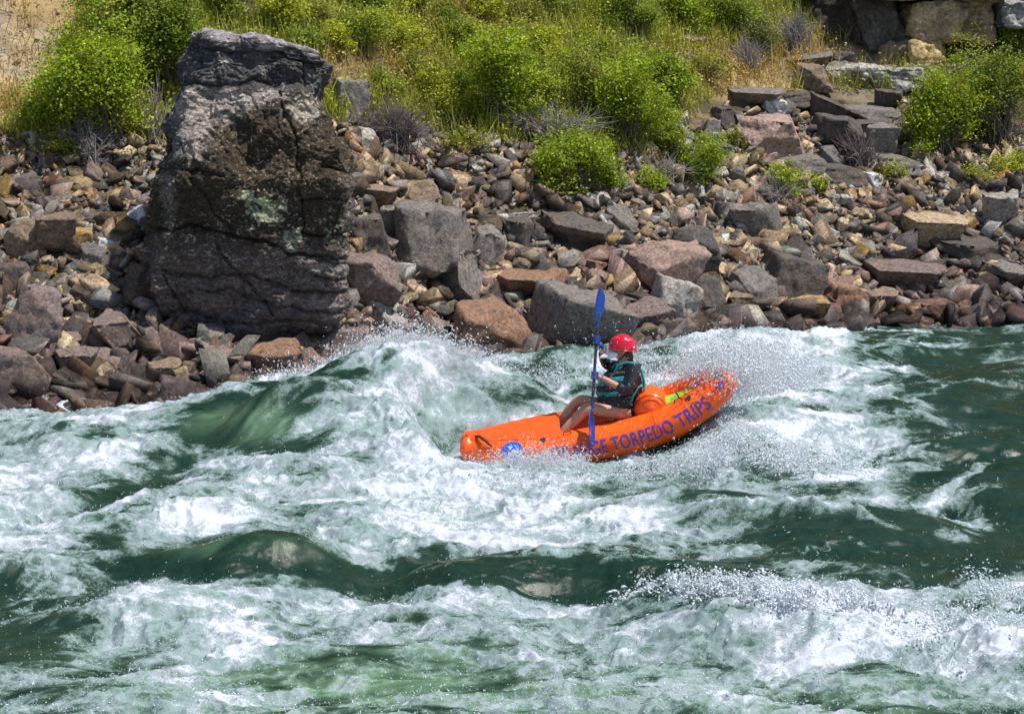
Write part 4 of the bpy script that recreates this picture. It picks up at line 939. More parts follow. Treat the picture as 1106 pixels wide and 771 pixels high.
def grid_mesh(name, rows, mat, parent, closed=True, caps=False, smooth=True, loc=(0, 0, 0)):
    G = np.array(rows); nr, nc = G.shape[:2]; V = G.reshape(-1, 3)
    i = np.arange(nr-1)[:, None]*nc; k = np.arange(nc if closed else nc-1)[None, :]; k2 = (k+1) % nc
    F = [np.stack([i+k, i+k2, i+nc+k2, i+nc+k], -1).reshape(-1, 4)]
    if caps:
        a, b = len(V), len(V)+1; V = np.concatenate([V, [G[0].mean(0), G[-1].mean(0)]]); kk = np.arange(nc)
        F.append(np.stack([np.full(nc, a), (kk+1) % nc, kk], -1)); F.append(np.stack([np.full(nc, b), (nr-1)*nc+kk, (nr-1)*nc+(kk+1) % nc], -1))
    return nobj(name, npmesh(name, V, F, mat, smooth=smooth), parent, loc)
for side in (-1, 1):
    rows_ = []
    ss = list(np.linspace(-HL, HL, 90))
    for q in (0, .25, .5, .75, .92): rows_.append([kpt(-HL-.11*math.cos(q*math.pi/2)+0, th, side, r=krad(HL)*math.sin(max(q, .02)*math.pi/2)) for th in np.linspace(0, 6.2832, 32, endpoint=False)])
    for s in ss: rows_.append([kpt(s, th, side, r=krad(s)*(1+.006*math.sin(s*31)*math.sin(th*2))) for th in np.linspace(0, 6.2832, 32, endpoint=False)])
    for q in (.92, .75, .5, .25, 0): rows_.append([kpt(HL+.11*math.cos(q*math.pi/2), th, side, r=krad(HL)*math.sin(max(q, .02)*math.pi/2)) for th in np.linspace(0, 6.2832, 32, endpoint=False)])
    t_ = grid_mesh('side_tube', rows_, M_or, kayak, caps=True)
    # welded seam strip along the upper inside of the tube
    V, F = tubes([([kpt(s, 1.9, side, lift=.001) for s in np.linspace(-HL+.05, HL-.05, 60)], .006)], 5); nobj('seam', npmesh('seam', V, F, M_or2, smooth=True), t_)
def deck(name, s0, s1, bulge, mat, zoff=.03, th=1.25):
    rows_ = []
    for s in np.linspace(s0, s1, 26):
        a = kpt(s, th, -1, lift=.004); b = kpt(s, th, 1, lift=.004); r_ = []
        for v in np.linspace(0, 1, 15): p = a*(1-v)+b*v; p[2] += bulge*math.sin(math.pi*v)+.004*math.sin(s*40+v*9); r_.append(p)
        rows_.append(r_)
    return grid_mesh(name, rows_, mat, kayak, closed=False)
deck('bow_deck', -HL-.02, -.42, .05, M_or2); deck('stern_deck', 1.22, HL+.03, .03, M_or2)
rows_ = []
for s in np.linspace(-1.3, 1.3, 60):
    a = kcen(s, -1); b = kcen(s, 1); r_ = []
    for v in np.linspace(0, 1, 29): p = a*(1-v)+b*v; p[2] += -.085+.018*abs(math.sin(v*math.pi*5)); r_.append(p)
    rows_.append(r_)
grid_mesh('floor', rows_, M_or2, kayak, closed=False)
V, F = tubes([([kpt(-1.40, 1.75, -1, lift=.02), kpt(-1.33, 1.35, -1, lift=.05), kpt(-1.24, 1.0, -1, lift=.05), kpt(-1.17, .72, -1, lift=.015)], [.011, .016, .016, .011])], 8)
h_ = nobj('carry_handle', npmesh('carry_handle', V, F, M_blk, smooth=True), kayak)
V, F = tubes([([kpt(1.36, 1.75, -1, lift=.01), kpt(1.40, 1.3, -1, lift=.05), kpt(1.44, .8, -1, lift=.01)], .012)], 8); nobj('carry_handle', npmesh('carry_handle', V, F, M_blk, smooth=True), kayak)
def text_on_tube(body, s0, s1, thc, height, mat, name='lettering', lift=.003, bold=.012):
    cu = bpy.data.curves.new(name, 'FONT'); cu.body = body; cu.size = 1; cu.offset = bold; cu.space_character = 1.08; cu.resolution_u = 4
    to = bpy.data.objects.new(name, cu); COL.objects.link(to); dg = bpy.context.evaluated_depsgraph_get(); me = bpy.data.meshes.new_from_object(to.evaluated_get(dg))
    bpy.data.objects.remove(to); bm = bmesh.new(); bm.from_mesh(me); bpy.data.meshes.remove(me)
    xs = [v.co.x for v in bm.verts]; ys_ = [v.co.y for v in bm.verts]; x0, x1, y0, y1 = min(xs), max(xs), min(ys_), max(ys_)
    for k in range(1, 60): bmesh.ops.bisect_plane(bm, geom=bm.verts[:]+bm.edges[:]+bm.faces[:], plane_co=(x0+(x1-x0)*k/60, 0, 0), plane_no=(1, 0, 0))
    for k in range(1, 6): bmesh.ops.bisect_plane(bm, geom=bm.verts[:]+bm.edges[:]+bm.faces[:], plane_co=(0, y0+(y1-y0)*k/6, 0), plane_no=(0, 1, 0))
    for v in bm.verts:
        s = s0+(s1-s0)*(v.co.x-x0)/(x1-x0); th = thc+(v.co.y-(y0+y1)/2)/(y1-y0)*height/krad(s); v.co = Vector(kpt(s, th, -1, lift=lift))
    bm.normal_update(); return bmobj(name, bm, mat, kayak, smooth=False)
text_on_tube('ORANGE TORPEDO TRIPS', -.54, 1.19, .22, .165, M_ink)
# round blue badge near the bow: a blue disc with a white swirl, and a purple mark at the stern
def patch(fn, s0, th0, ru, lift, mat, name, n=40, parent=None):
    bm = bmesh.new(); c = bm.verts.new(kpt(s0, th0, -1, lift=lift)); rings = []
    for q in (.34, .67, 1.): rings.append([bm.verts.new(kpt(s0+ru*q*fn(a)*math.cos(a), th0+ru*q*fn(a)*math.sin(a)/krad(s0), -1, lift=lift)) for a in np.linspace(0, 6.2832, n, endpoint=False)])
    for i in range(n):
        j = (i+1) % n; bm.faces.new((c, rings[0][i], rings[0][j]))
        for a, b in ((0, 1), (1, 2)): bm.faces.new((rings[a][i], rings[b][i], rings[b][j], rings[a][j]))
    bm.normal_update(); return bmobj(name, bm, mat, parent or kayak)
bd = patch(lambda a: 1, -.95, .50, .115, .0025, M_blue, 'round_badge'); patch(lambda a: .62+.30*math.sin(a*2+.6)+.1*math.sin(a*5), -.945, .38, .062, .005, M_white, 'badge_swirl', parent=bd)
patch(lambda a: .7+.3*math.sin(a*3), -.97, .72, .026, .005, M_white, 'badge_swirl', parent=bd)
patch(lambda a: .62+.22*math.sin(a*2+1)+.16*math.sin(a*5), 1.36, .50, .055, .003, M_ink, 'stern_mark')
for s_ in (-.15, .62):       # welded bands round the tube, and inflation valves
    V, F = tubes([([kpt(s_, th, -1, lift=.001) for th in np.linspace(0, 6.2832, 34)], .004)], 5); nobj('seam', npmesh('seam', V, F, M_or2, smooth=True), kayak)
for s_ in (-.62, 1.05): patch(lambda a: 1, s_, 1.15, .032, .007, M_blk, 'valve')
for s_ in (-.35, .95):
    V, F = tubes([([kpt(s_-.045, 1.45, -1, lift=.002), kpt(s_-.03, 1.45, -1, lift=.03), kpt(s_+.03, 1.45, -1, lift=.03), kpt(s_+.045, 1.45, -1, lift=.002)], .007)], 6); nobj('tie_ring', npmesh('tie_ring', V, F, M_blk), kayak)
# ---------------------------------------------------------------- cargo
def capsule_rows(R_, L, n=28, puff=.5):
    rows_ = []
    for q in np.linspace(0, 1, 26):
        x = (q-.5)*L; e = min(q, 1-q)*L; rr = R_*(1-(1-min(1, e/(R_*puff)))**2.2*.8) if e < R_*puff else R_
        rr = max(rr, .01); rows_.append([(x, rr*math.cos(a), rr*math.sin(a)) for a in np.linspace(0, 6.2832, n, endpoint=False)])
    return rows_
bag = empty('thwart_cushion', KM.to_3x3() @ Vector((.60, -.0, .14))+kc); bag.rotation_euler = (0, R(-14), R(90-6)); tag(bag, 'round orange inflated cushion wedged behind the paddler', 'cushion')
grid_mesh('cushion_body', capsule_rows(.185, .46, puff=.8), M_or, bag, caps=True)
V, F = tubes([([(-.17, .178*math.cos(a), .178*math.sin(a)) for a in np.linspace(0, 6.2832, 30)], .0055)], 5); nobj('seam', npmesh('seam', V, F, M_blk), bag)
dry = empty('dry_bag', KM.to_3x3() @ Vector((.90, -.02, .10))+kc); dry.rotation_euler = (0, R(-16), R(8)); tag(dry, 'lime green dry bag lying in the stern of the kayak', 'dry bag')
grid_mesh('bag_body', capsule_rows(.115, .46, puff=.7), M_lime, dry, caps=True)
V, F = tubes([([(.0, .118*math.cos(a), .118*math.sin(a)) for a in np.linspace(0, 6.2832, 30)], .008)], 4); nobj('strap', npmesh('strap', V, F, M_blk), dry)
# ================================================================== PADDLE
M_shaft = simple('paddle_shaft', (.02, .022, .04), .35, .1, 20); M_blade = simple('paddle_blade', (.004, .04, .25), .3, .15, 12)
p_top = at(648, 312, 24.22); p_bot = at(636.5, 486, 23.42); ax = (p_bot-p_top); PL = ax.length; ax.normalize()
paddle = empty('paddle', p_top); paddle.rotation_euler = (-ax).to_track_quat('Z', 'Y').to_euler(); tag(paddle, 'kayak paddle with blue blades and black shaft held upright by the paddler', 'paddle')
V, F = tubes([([(0, 0, -z) for z in np.linspace(.30, PL-.34, 12)], .0165)], 12); nobj('shaft', npmesh('shaft', V, F, M_shaft, smooth=True), paddle)
def blade(z0, z1, yaw, w):
    rows_ = []
    for q in np.linspace(0, 1, 22):
        z = z0+(z1-z0)*q; wd = w*(.22+.78*min(1, q*2.2)**.8)*(1 if q < .72 else math.sqrt(max(0.0, 1-((q-.72)/.285)**2))); asym = .02*q; r_ = []
        for v in np.linspace(0, 2, 20, endpoint=False):
            a = v*math.pi; x = wd*math.cos(a)+asym; y = .007*math.sin(a)+.035*(x/w)**2*q+.02*q*q
            r_.append((x*math.cos(yaw)-y*math.sin(yaw), x*math.sin(yaw)+y*math.cos(yaw), -z))
        rows_.append(r_)
    o = grid_mesh('blade', rows_, M_blade, paddle, caps=True)
    V, F = tubes([([(0, 0, -(z0+(z1-z0)*q)) for q in np.linspace(-.12, .55, 6)], np.linspace(.019, .006, 6))], 8); nobj('blade_spine', npmesh('blade_spine', V, F, M_blade, smooth=True), o)
blade(.40, .0, 1.0, .080); blade(PL-.48, PL, 1.15, .075)
# ================================================================== PADDLER
M_skin = simple('skin', (.50, .26, .17), .5, .12, 14, Subsurface_Weight=.0); M_jacket = simple('black_jacket', (.012, .012, .018), .45, .5, 16, .35)
M_teal = simple('teal_vest', (.0, .22, .25), .6, .2, 18, .2); M_vest = simple('vest_black', (.018, .018, .022), .7, .3, 20, .2); M_short = simple('maroon_shorts', (.07, .018, .03), .6, .5, 18, .2)
M_glove = simple('blue_glove', (.008, .06, .30), .6, .25, 40, .2); M_helmet = simple('red_helmet', (.62, .004, .03), .12, .1, 10, Coat_Weight=.6); M_visor = simple('white_visor', (.82, .82, .90), .4, .04, 10)
M_hair = simple('brown_hair', (.09, .05, .025), .7, .4, 60, .4); M_pink = simple('pink_print', (.7, .08, .22), .5, .2, 30); M_eye = simple('eye', (.02, .015, .01), .2, .05)
org = at(678, 444, 24.02); person = empty('person', org); tag(person, 'paddler in red helmet, white visor, black jacket and teal vest sitting in kayak, paddle raised', 'person')
def J(px, py, Y): return at(px, py, Y)-org
def skinmesh(name, verts, edges, radii, mat, parent, sub=2, root=0):
    me = bpy.data.meshes.new(name); me.from_pydata([tuple(v) for v in verts], edges, []); o = bpy.data.objects.new(name, me); COL.objects.link(o)
    m = o.modifiers.new('s', 'SKIN'); m.use_smooth_shade = True
    for i, r_ in enumerate(radii):
        sv = me.skin_vertices[0].data[i]; sv.radius = (r_, r_) if np.isscalar(r_) else r_; sv.use_root = (i == root)
    s = o.modifiers.new('u', 'SUBSURF'); s.levels = sub; s.render_levels = sub
    dg = bpy.context.evaluated_depsgraph_get(); dg.update(); new = bpy.data.meshes.new_from_object(o.evaluated_get(dg)); bpy.data.objects.remove(o)
    new.materials.clear(); new.materials.append(mat); new.polygons.foreach_set('use_smooth', np.ones(len(new.polygons), dtype=bool)); return nobj(name, new, parent)
def on_paddle(py):
    t = (py-312)/(486-312); return p_top.lerp(p_bot, t)-org
hn = on_paddle(407); hf = on_paddle(369)
pel = J(678, 441, 24.02); bel = J(675, 427, 24.02); che = J(677, 408, 24.02); nb = J(676, 394, 24.02); nk = J(673, 388, 24.02); hd = J(671, 375.5, 24.02); tp = J(672, 368.5, 24.02)
shN = J(686, 400, 23.83); elN = J(677, 423, 23.70); wrN = hn+Vector((.085, .02, -.02)); shF = J(671, 398, 24.20); elF = J(654, 393, 24.22); wrF = hf+Vector((.05, .04, -.07))
hipN = J(682, 447, 23.90); knN = J(634, 440, 23.86); anN = J(602, 473, 23.86); toN = J(589, 474, 23.84)
hipF = J(680, 445, 24.14); knF = J(624, 431, 24.14); anF = J(598, 467, 24.14); toF = J(586, 466, 24.14)
B = [pel, bel, che, nb, nk, hd, tp, shN, elN, wrN, hn+Vector((.03, -.01, -.005)), shF, elF, wrF, hf+Vector((.02, .02, -.02)), hipN, knN, anN, toN, hipF, knF, anF, toF, J(661.5, 379.5, 24.02), J(665, 386, 24.02)]
E = [(0, 1), (1, 2), (2, 3), (3, 4), (4, 5), (5, 6), (2, 7), (7, 8), (8, 9), (9, 10), (2, 11), (11, 12), (12, 13), (13, 14), (0, 15), (15, 16), (16, 17), (17, 18), (0, 19), (19, 20), (20, 21), (21, 22), (5, 23), (5, 24)]
RD = [.135, .125, .135, .075, .052, .092, .075, .062, .046, .030, .034, .062, .046, .030, .034, .10, .070, .050, .038, .10, .070, .050, .038, .018, .045]
skinmesh('body', B, E, RD, M_skin, person)
# jacket, vest, shorts
JV = [bel, che, nb, shN, elN, elN.lerp(wrN, .42), shF, elF, elF.lerp(wrF, .75), J(677, 437, 24.02)]
skinmesh('jacket', JV, [(9, 0), (0, 1), (1, 2), (1, 3), (3, 4), (4, 5), (1, 6), (6, 7), (7, 8)], [.155, .158, .07, .088, .070, .054, .085, .066, .050, .15], M_jacket, person)
def ring_rows(stations, n=40):
    rows_ = []
    for (c, rx, ry, tl) in stations:
        rows_.append([(c[0]+rx*math.cos(a)*abs(math.cos(a))**-.15 if abs(math.cos(a)) > .01 else c[0], c[1]+ry*math.sin(a), c[2]+tl*math.cos(a)) for a in np.linspace(0, 6.2832, n, endpoint=False)])
    return rows_
vest = empty('vest'); vest.parent = person
def band(name, z0, z1, mat, grow=0.):
    st = []
    for q in np.linspace(0, 1, 10):
        z = z0+(z1-z0)*q; c = J(668.5+ (440-z)*.02, z, 24.02); f = (440-z)/44
        rx = .205+.035*math.sin(math.pi*min(1, max(0, f)))-.05*max(0, f-.6)/.4; e = .012*math.sin(math.pi*q)
        st.append((c, rx+grow+e, .185+grow+e, .03))
    return grid_mesh(name, ring_rows(st), mat, vest, caps=True)
band('lower_panel', 441, 424.5, M_vest); band('teal_panel', 424.5, 419, M_teal, .006); band('front_pocket', 419, 413.5, M_vest, .003); band('chest_panel', 413.5, 404, M_teal, -.002); band('collar_panel', 404, 399, M_vest, -.02)
V, F = tubes([([J(664, 402, 23.90), J(668, 394.5, 23.90), J(677, 391.5, 23.90), J(687, 393, 23.88), J(692.5, 400, 23.87), J(695.5, 412, 23.87), J(696, 425, 23.87)], [.014, .017, .016, .016, .015, .014, .014])], 8); nobj('shoulder_strap', npmesh('shoulder_strap', V, F, M_teal, smooth=True), vest)
V, F = tubes([([J(661, 402, 24.14), J(664, 395, 24.14), J(673, 392, 24.14), J(685, 394, 24.14), J(692, 402, 24.14)], .024)], 8); nobj('shoulder_strap', npmesh('shoulder_strap', V, F, M_teal, smooth=True), vest)
for zz_ in (428, 417):     # webbing belts with a buckle
    st = [(J(668.5+(440-zz_)*.02, zz_+e_, 24.02), .205+.035*math.sin(math.pi*(440-zz_)/44)+.012, .199, .03) for e_ in (.9, -.9)]
    bl_ = grid_mesh('belt', ring_rows(st), M_blk, vest, caps=True)
    bm = bmesh.new(); bmesh.ops.create_cube(bm, size=1, matrix=Matrix.Translation(J(650.5, zz_, 23.86)) @ Matrix.Rotation(.6, 4, 'Z') @ Matrix.Diagonal((.05, .02, .035, 1))); bmesh.ops.bevel(bm, geom=list(bm.edges), offset=.005, segments=2, affect='EDGES'); bmobj('buckle', bm, M_blk, bl_)
V, F = tubes([([J(681, 437, 23.79), J(683.5, 428, 23.78), J(689, 419, 23.80), J(693, 416, 23.85)], .012)], 6); nobj('side_strap', npmesh('side_strap', V, F, M_teal, smooth=True), vest)
V, F = tubes([([J(660.5, 405, 23.84), J(658, 412, 23.83), J(659, 420, 23.83)], .007)], 6); nobj('whistle_cord', npmesh('whistle_cord', V, F, M_pink), vest)
skinmesh('shorts', [pel, hipN, hipN.lerp(knN, .42), hipF, hipF.lerp(knF, .4), J(680, 434, 24.02)], [(5, 0), (0, 1), (1, 2), (0, 3), (3, 4)], [.16, .115, .105, .115, .105, .15], M_short, person)
# helmet: a rounded shell with a rim, ear piece and vents
def shell(c, a0, rx, ry, rz, zcut, mat, name, parent, tilt=0., n=36, k=16, brow=0.):
    rows_ = []
    for i in range(k+1):
        ph = (i/k)*(math.pi/2+zcut); r_ = []
        for a in np.linspace(0, 6.2832, n, endpoint=False):
            extra = .18*max(0, -(-math.cos(a)))*0; z = math.cos(ph); s_ = math.sin(ph); back = max(0., math.cos(a))*(.20 if i == k else .20*i/k)
            p = Vector((rx*s_*math.cos(a), ry*s_*math.sin(a), rz*(z-back*.8))); p = Matrix.Rotation(tilt, 3, 'Y') @ p; r_.append(tuple(Vector(c)+p))
        rows_.append(r_)
    return grid_mesh(name, rows_, mat, parent)
helmet = shell(J(672.5, 374.5, 24.02), 0, .155, .130, .145, .16, M_helmet, 'helmet', person, tilt=R(-4))
hr_ = [(.156*math.cos(a), .131*math.sin(a), -.022-(.030 if math.cos(a) > 0 else 0)*math.cos(a)) for a in np.linspace(0, 6.2832, 40)]
V, F = tubes([([J(672.5, 374.5, 24.02)+Vector(q) for q in hr_], .007)], 6); nobj('rim', npmesh('rim', V, F, M_helmet, smooth=True), helmet)
def helmet_patch(az, el, w, h, mat, name, wob=0.):
    c0 = J(672.5, 374.5, 24.02); rows_ = []
    for v in np.linspace(-1, 1, 7):
        r_ = []
        for u in np.linspace(-1, 1, 15):
            hh = h*math.sqrt(max(.02, 1-u*u)); a = az+u*w; e = el+v*hh+wob*math.sin(u*5)
            r_.append(tuple(c0+Vector((.155*1.035*math.cos(e)*math.cos(a), .130*1.035*math.cos(e)*math.sin(a), .145*1.035*math.sin(e)))))
        rows_.append(r_)
    return grid_mesh(name, rows_, mat, helmet, closed=False)
helmet_patch(-1.05, .62, .34, .07, M_pink, 'helmet_mark', .05); helmet_patch(-.75, .05, .16, .13, M_pink, 'helmet_mark', .1); helmet_patch(-.72, .05, .08, .06, M_visor, 'helmet_mark')
# visor brim, sloping forward and down
rows_ = []
for q in np.linspace(0, 1, 10):
    r_ = []
    for a in np.linspace(-1.15, 1.15, 17):
        rr = .125+q*.125*math.cos(a)**.7; r_.append(tuple(J(672.5, 379.0, 24.02)+Vector((-rr*math.cos(a)-.005, .118*math.sin(a)*(1-.1*q), .012*math.cos(a*1.3)-q*.075*math.cos(a)-.01*(1-math.cos(a))*3))))
    rows_.append(r_)
for q in np.linspace(1, 0, 10):
    r_ = []
    for a in np.linspace(-1.15, 1.15, 17):
        rr = .125+q*.125*math.cos(a)**.7; r_.append(tuple(J(672.5, 379.0, 24.02)+Vector((-rr*math.cos(a)-.005, .118*math.sin(a)*(1-.1*q), -.016+.012*math.cos(a*1.3)-q*.075*math.cos(a)-.01*(1-math.cos(a))*3))))
    rows_.append(r_)
visor = grid_mesh('visor', rows_, M_visor, person, closed=False)
skinmesh('hair', [J(675, 379, 24.02), J(679, 384, 24.02), J(681, 391, 24.0), J(682, 398, 23.97)], [(0, 1), (1, 2), (2, 3)], [.088, .062, .036, .02], M_hair, person)
V, F = tubes([([J(676, 381, 23.905), J(672, 386, 23.94), J(667.5, 389.5, 24.0)], .008)], 6); nobj('chin_strap', npmesh('chin_strap', V, F, M_blk), helmet)
for dy in (-.035, .035):
    bm = bmesh.new(); bmesh.ops.create_icosphere(bm, subdivisions=2, radius=.012, matrix=Matrix.Translation(J(663.2, 377.5, 24.02)+Vector((0, dy, 0)))); bmobj('eye', bm, M_eye, person)
V, F = tubes([([J(662.3, 383.5, 23.995), J(661.8, 383.3, 24.02), J(662.3, 383.5, 24.045)], [.004, .006, .004])], 6); nobj('mouth', npmesh('mouth', V, F, simple('lips', (.45, .12, .10), .5)), person)
# gloves: palm, four fingers curled round the shaft, thumb against them
def glove(h, w, parent):
    axl = -ax; back = (Vector(w)-Vector(h)); back -= axl*back.dot(axl); back.normalize(); sd = axl.cross(back).normalized()
    V = []; E_ = []; RR = []
    def add(p, r_, pr=None):
        V.append(p); RR.append(r_)
        if pr is not None: E_.append((pr, len(V)-1))
        return len(V)-1
    w0 = add(Vector(w)+(Vector(w)-Vector(h)).normalized()*.035, .036); w1 = add(Vector(w), .035, w0); pm = add(Vector(h)+back*.042, .036, w1)
    parts_ = [skinmesh('glove', V, E_, RR, M_glove, parent, sub=2)]
    g = parts_[0]
    for i, (o_, L) in enumerate(((.036, .95), (.013, 1.05), (-.011, 1.), (-.034, .85))):
        k = Vector(h)+axl*o_; pts = [k+back*.045, k+back*.022-sd*.030*L, k-back*.012-sd*.034*L, k-back*.032-sd*.006, k-back*.022+sd*.022*L]
        skinmesh('finger', pts, [(0, 1), (1, 2), (2, 3), (3, 4)], [.013, .012, .011, .010, .008], M_glove, g, sub=1)
    k = Vector(h)+axl*.046; skinmesh('thumb', [k+back*.040-axl*.02, k+back*.020+sd*.028, k-back*.010+sd*.030, k-back*.028+sd*.014], [(0, 1), (1, 2), (2, 3)], [.015, .013, .011, .009], M_glove, g, sub=1)
glove(hn, wrN, person); glove(hf, wrF, person)
# ================================================================== SPRAY (real drops of water in the air)
def drop_material():
    t = NT('spray_drop'); t.set(Base_Color=(.70, .76, .82), Roughness=.25, Specular_IOR_Level=.6); return t.m
M_drop = drop_material()
_ov = np.array([(1, 0, 0), (-1, 0, 0), (0, 1, 0), (0, -1, 0), (0, 0, 1), (0, 0, -1)], float)
_of = np.array([(0, 2, 4), (2, 1, 4), (1, 3, 4), (3, 0, 4), (2, 0, 5), (1, 2, 5), (3, 1, 5), (0, 3, 5)])
def drops(name, P, s, label, vel=None):
    """drops of water; those with a velocity are drawn out along it into short strings"""
    r = np.random.default_rng(len(P)); n = len(P); D = r.normal(size=(n, 3)) if vel is None else vel+r.normal(size=(n, 3))*.25
    D /= np.linalg.norm(D, axis=1)[:, None]; A = np.cross(D, r.normal(size=(n, 3))); A /= np.linalg.norm(A, axis=1)[:, None]; B = np.cross(D, A)
    k = np.where(r.uniform(0, 1, n) < .3, r.uniform(1.5, 4.5, n), r.uniform(.8, 1.3, n)); w = np.where(k > 1.4, .75, 1.)
    M = np.stack([A*w[:, None], B*w[:, None], D*k[:, None]], 1)
    V = P[:, None, :]+s[:, None, None]*np.einsum('ij,njk->nik', _ov, M); F = (np.arange(n)[:, None, None]*6+_of[None]).reshape(-1, 3)
    o = nobj(name, npmesh(name, V.reshape(-1, 3), F, M_drop, smooth=True)); tag(o, label, 'spray', kind='stuff'); return o
def jets(line, njet, per, vz, spread, seed, vx=0., smin=.0022, smax=.010, depth=.5, core=.35):
    """ballistic fingers of drops thrown up from a crest given as pixels (px, py, z)"""
    r = np.random.default_rng(seed); L = np.array([[*onz(a, b, c), c] for a, b, c in line]); cum = np.concatenate([[0], np.cumsum(np.linalg.norm(np.diff(L, axis=0), axis=1))])
    out = []; sz = []; vl = []
    for j in range(njet):
        t = r.uniform(0, cum[-1]); o = np.array([np.interp(t, cum, L[:, k]) for k in range(3)]); o[1] += r.normal()*depth; o[2] = max(o[2]-.08-.1*abs(r.normal()), -.05)
        v = np.array([vx+r.normal()*.6, r.normal()*.5, vz*r.uniform(.25, 1.)**1.0]); nn = max(8, int(per*r.uniform(.4, 1.6)))
        tt = r.uniform(0, 1, nn)**.8*(v[2]/9.8)*r.uniform(.9, 1.6); sp = spread*(core+tt*4)[:, None]
        p = o+v*tt[:, None]+np.array([0, 0, -4.9])*tt[:, None]**2+r.normal(size=(nn, 3))*sp*.09
        out.append(p); sz.append(smin+(smax*1.35-smin)*r.uniform(0, 1, nn)**(3.2+3*r.uniform())); vl.append(np.stack([np.full(nn, v[0]), np.full(nn, v[1]), v[2]-9.8*tt], -1))
    return np.concatenate(out), np.concatenate(sz), np.concatenate(vl)
def clip_water(P, s):
    return P, s
P1, s1, v1 = jets([(285, 424, .25), (330, 412, .4), (385, 393, .6), (425, 378, .82), (460, 376, .84), (490, 388, .6), (530, 405, .4), (560, 420, .3)], 1600, 75, 2.15, 1., 1, depth=.35)
P1b, s1b, v1b = jets([(400, 388, .75), (430, 378, .85), (462, 376, .84)], 200, 70, 2.7, 1., 2, depth=.3)
drops('spray', np.concatenate([P1, P1b]), np.concatenate([s1, s1b]), 'white spray thrown up by the big wave left of the kayak', np.concatenate([v1, v1b]))
P2, s2, v2 = jets([(690, 645, .12), (730, 634, .26), (785, 626, .36), (830, 634, .34), (870, 646, .26), (920, 652, .3), (960, 657, .28)], 620, 80, 1.9, .40, 3, depth=.10, smax=.011)
P2b, s2b, v2b = jets([(960, 662, .25), (1020, 668, .2), (1106, 670, .2)], 200, 60, 1.8, .45, 4, depth=.2)
P2c, s2c, v2c = jets([(1060, 625, .1), (1106, 640, .1)], 60, 40, 1.8, .6, 14, depth=.2)
drops('spray', np.concatenate([P2, P2b, P2c]), np.concatenate([s2, s2b, s2c]), 'jagged white splash crest in the lower right foreground', np.concatenate([v2, v2b, v2c]))
P3, s3, v3 = jets([(495, 500, .1), (540, 512, .1), (600, 518, .1), (650, 512, .12), (700, 500, .2), (760, 482, .4), (800, 450, .6)], 620, 55, 1.35, .9, 5, depth=.22, smax=.008)
drops('spray', P3, s3, 'spray along the waterline in front of the orange kayak', v3)
P4, s4, v4 = jets([(745, 420, .5), (775, 410, .6), (800, 402, .6), (840, 396, .5), (880, 400, .4)], 650, 80, 2.3, 1.3, 6, depth=.5)
P4b, s4b, v4b = jets([(800, 470, .4), (850, 480, .25), (900, 490, .15), (930, 500, .05)], 300, 60, 1.5, 1., 7, vx=.5, depth=.5)
r = np.random.default_rng(33); P4c = np.concatenate([np.array(at(784, 394, 24.0))+r.normal(size=(26000, 3))*np.array([.20, .25, .13]), np.array(at(745, 402, 24.3))+r.normal(size=(3500, 3))*np.array([.22, .15, .09])]); s4c = .0025+.008*r.uniform(0, 1, len(P4c))**4
drops('spray', np.concatenate([P4, P4b, P4c]), np.concatenate([s4, s4b, s4c]), 'cloud of spray bursting around the stern of the kayak', np.concatenate([v4, v4b, np.tile([.5, 0, 1.], (len(P4c), 1))]))
P5, s5, v5 = jets([(545, 500, .05), (590, 500, .08), (628, 498, .1)], 200, 80, 1.9, .9, 8, depth=.16, smin=.002, smax=.007)
P5 += np.array([0, -.1, .05]); drops('spray', P5, s5, 'splash breaking over the bow half of the kayak and the lettering', v5)
r = np.random.default_rng(12); n = 5200
pp = np.stack([r.uniform(590, 860, n), r.uniform(325, 500, n), r.uniform(22.7, 25.5, n)], -1); k = r.uniform(0, 1, n) < np.exp(-((pp[:, 0]-690)/90)**2-((pp[:, 1]-420)/60)**2); pp = pp[k]
P6 = np.array([at(*q) for q in pp]); drops('spray', P6, .0022+.0045*r.uniform(0, 1, len(P6))**3, 'fine drops flying around the paddler')
P7, s7, v7 = jets([(560, 400, .25), (640, 392, .3), (720, 385, .3), (800, 372, .4), (860, 372, .4)], 450, 40, 1.7, 1.2, 9, depth=.4)
drops('spray', P7, s7, 'spray off the far wave behind the paddler', v7)
# surface drops scattered over churning foam everywhere
H_, W_ = 0, 0
r = np.random.default_rng(15); n = 110000; ii = r.integers(0, len(wV), n); w = wV[ii]; f_ = wf_[ii]; k = (r.uniform(0, 1, len(f_)) < np.clip(f_*1.2-.05, .10, 1)) & (np.abs(w[:, 0]/w[:, 1]) < .26) & (w[:, 1] > 13.5) & (w[:, 1] < 34); w = w[k]
P8 = w+np.stack([r.normal(size=len(w))*.02, r.normal(size=len(w))*.02, np.abs(r.normal(size=len(w)))*.035], -1); drops('spray', P8, .0018+.0055*r.uniform(0, 1, len(P8))**4, 'small drops dancing over the foam across the river')

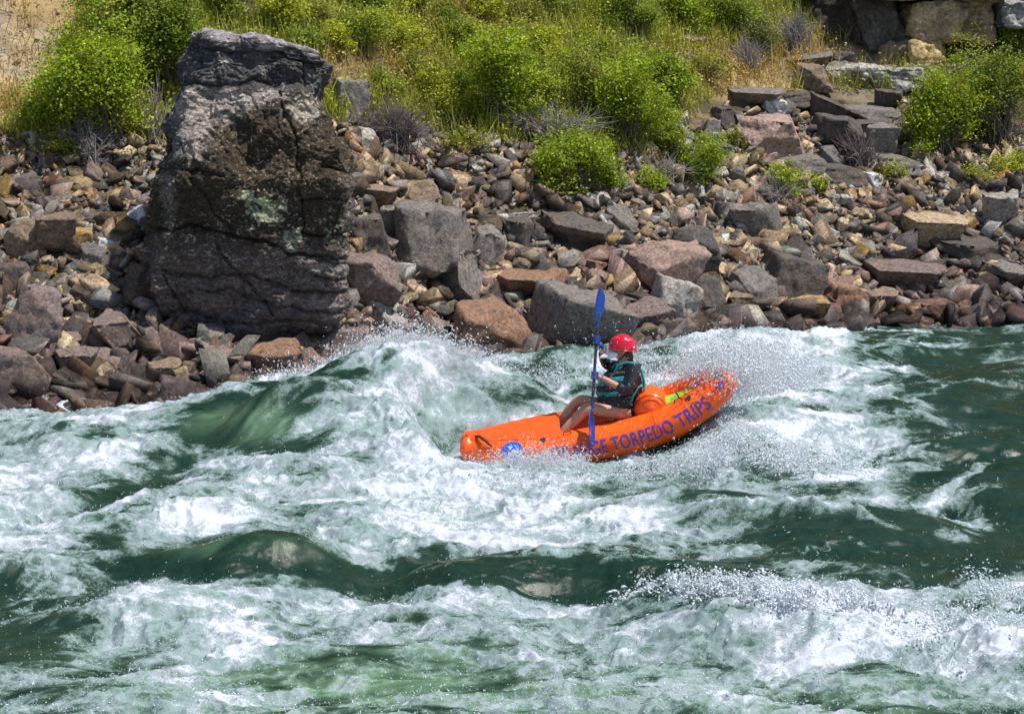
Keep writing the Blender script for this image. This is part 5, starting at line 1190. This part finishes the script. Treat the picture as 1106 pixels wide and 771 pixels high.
# drifting mist: real, thin volumes of fine spray over the plume and behind the stern
def mist(c, r_, dens, label, seed):
    bm = bmesh.new(); bmesh.ops.create_icosphere(bm, subdivisions=3, radius=1)
    me = bpy.data.meshes.new('mist'); bm.to_mesh(me); bm.free()
    t = bpy.data.materials.new('mist'); t.use_nodes = True; nt = t.node_tree; nt.nodes.clear()
    out = nt.nodes.new('ShaderNodeOutputMaterial'); v = nt.nodes.new('ShaderNodeVolumePrincipled'); nt.links.new(v.outputs[0], out.inputs['Volume'])
    v.inputs['Color'].default_value = (.95, .97, 1, 1); v.inputs['Anisotropy'].default_value = .2
    co = nt.nodes.new('ShaderNodeTexCoord'); ln = nt.nodes.new('ShaderNodeVectorMath'); ln.operation = 'LENGTH'; nt.links.new(co.outputs['Object'], ln.inputs[0])
    n = nt.nodes.new('ShaderNodeTexNoise'); n.inputs['Scale'].default_value = 2.6; n.inputs['Detail'].default_value = 4; n.inputs['Roughness'].default_value = .65; n.inputs['Distortion'].default_value = .6
    ad = nt.nodes.new('ShaderNodeVectorMath'); ad.operation = 'ADD'; ad.inputs[1].default_value = (seed*7.1, seed, 0); nt.links.new(co.outputs['Object'], ad.inputs[0]); nt.links.new(ad.outputs[0], n.inputs['Vector'])
    a = nt.nodes.new('ShaderNodeMapRange'); nt.links.new(ln.outputs['Value'], a.inputs[0]); [a.inputs[i+1].default_value.__class__ for i in range(1)]
    a.inputs[1].default_value = .25; a.inputs[2].default_value = .98; a.inputs[3].default_value = 1; a.inputs[4].default_value = 0
    b = nt.nodes.new('ShaderNodeMapRange'); nt.links.new(n.outputs[0], b.inputs[0]); b.inputs[1].default_value = .42; b.inputs[2].default_value = .66; b.inputs[3].default_value = 0; b.inputs[4].default_value = dens
    m = nt.nodes.new('ShaderNodeMath'); m.operation = 'MULTIPLY'; nt.links.new(a.outputs[0], m.inputs[0]); nt.links.new(b.outputs[0], m.inputs[1]); nt.links.new(m.outputs[0], v.inputs['Density'])
    me.materials.append(t); o = nobj('mist', me, None, c); o.scale = r_; tag(o, label, 'mist', kind='stuff')
mist(at(440, 396, 25.4), (1.15, .7, .42), 4.5, 'fine mist hanging over the big wave left of the kayak', 1)
mist(at(792, 398, 24.3), (.62, .5, .36), 7., 'fine white mist bursting around the kayak stern', 2)
mist(at(520, 520, 22.8), (1.4, .6, .30), 3.5, 'low mist over the white water in front of the bow', 3)
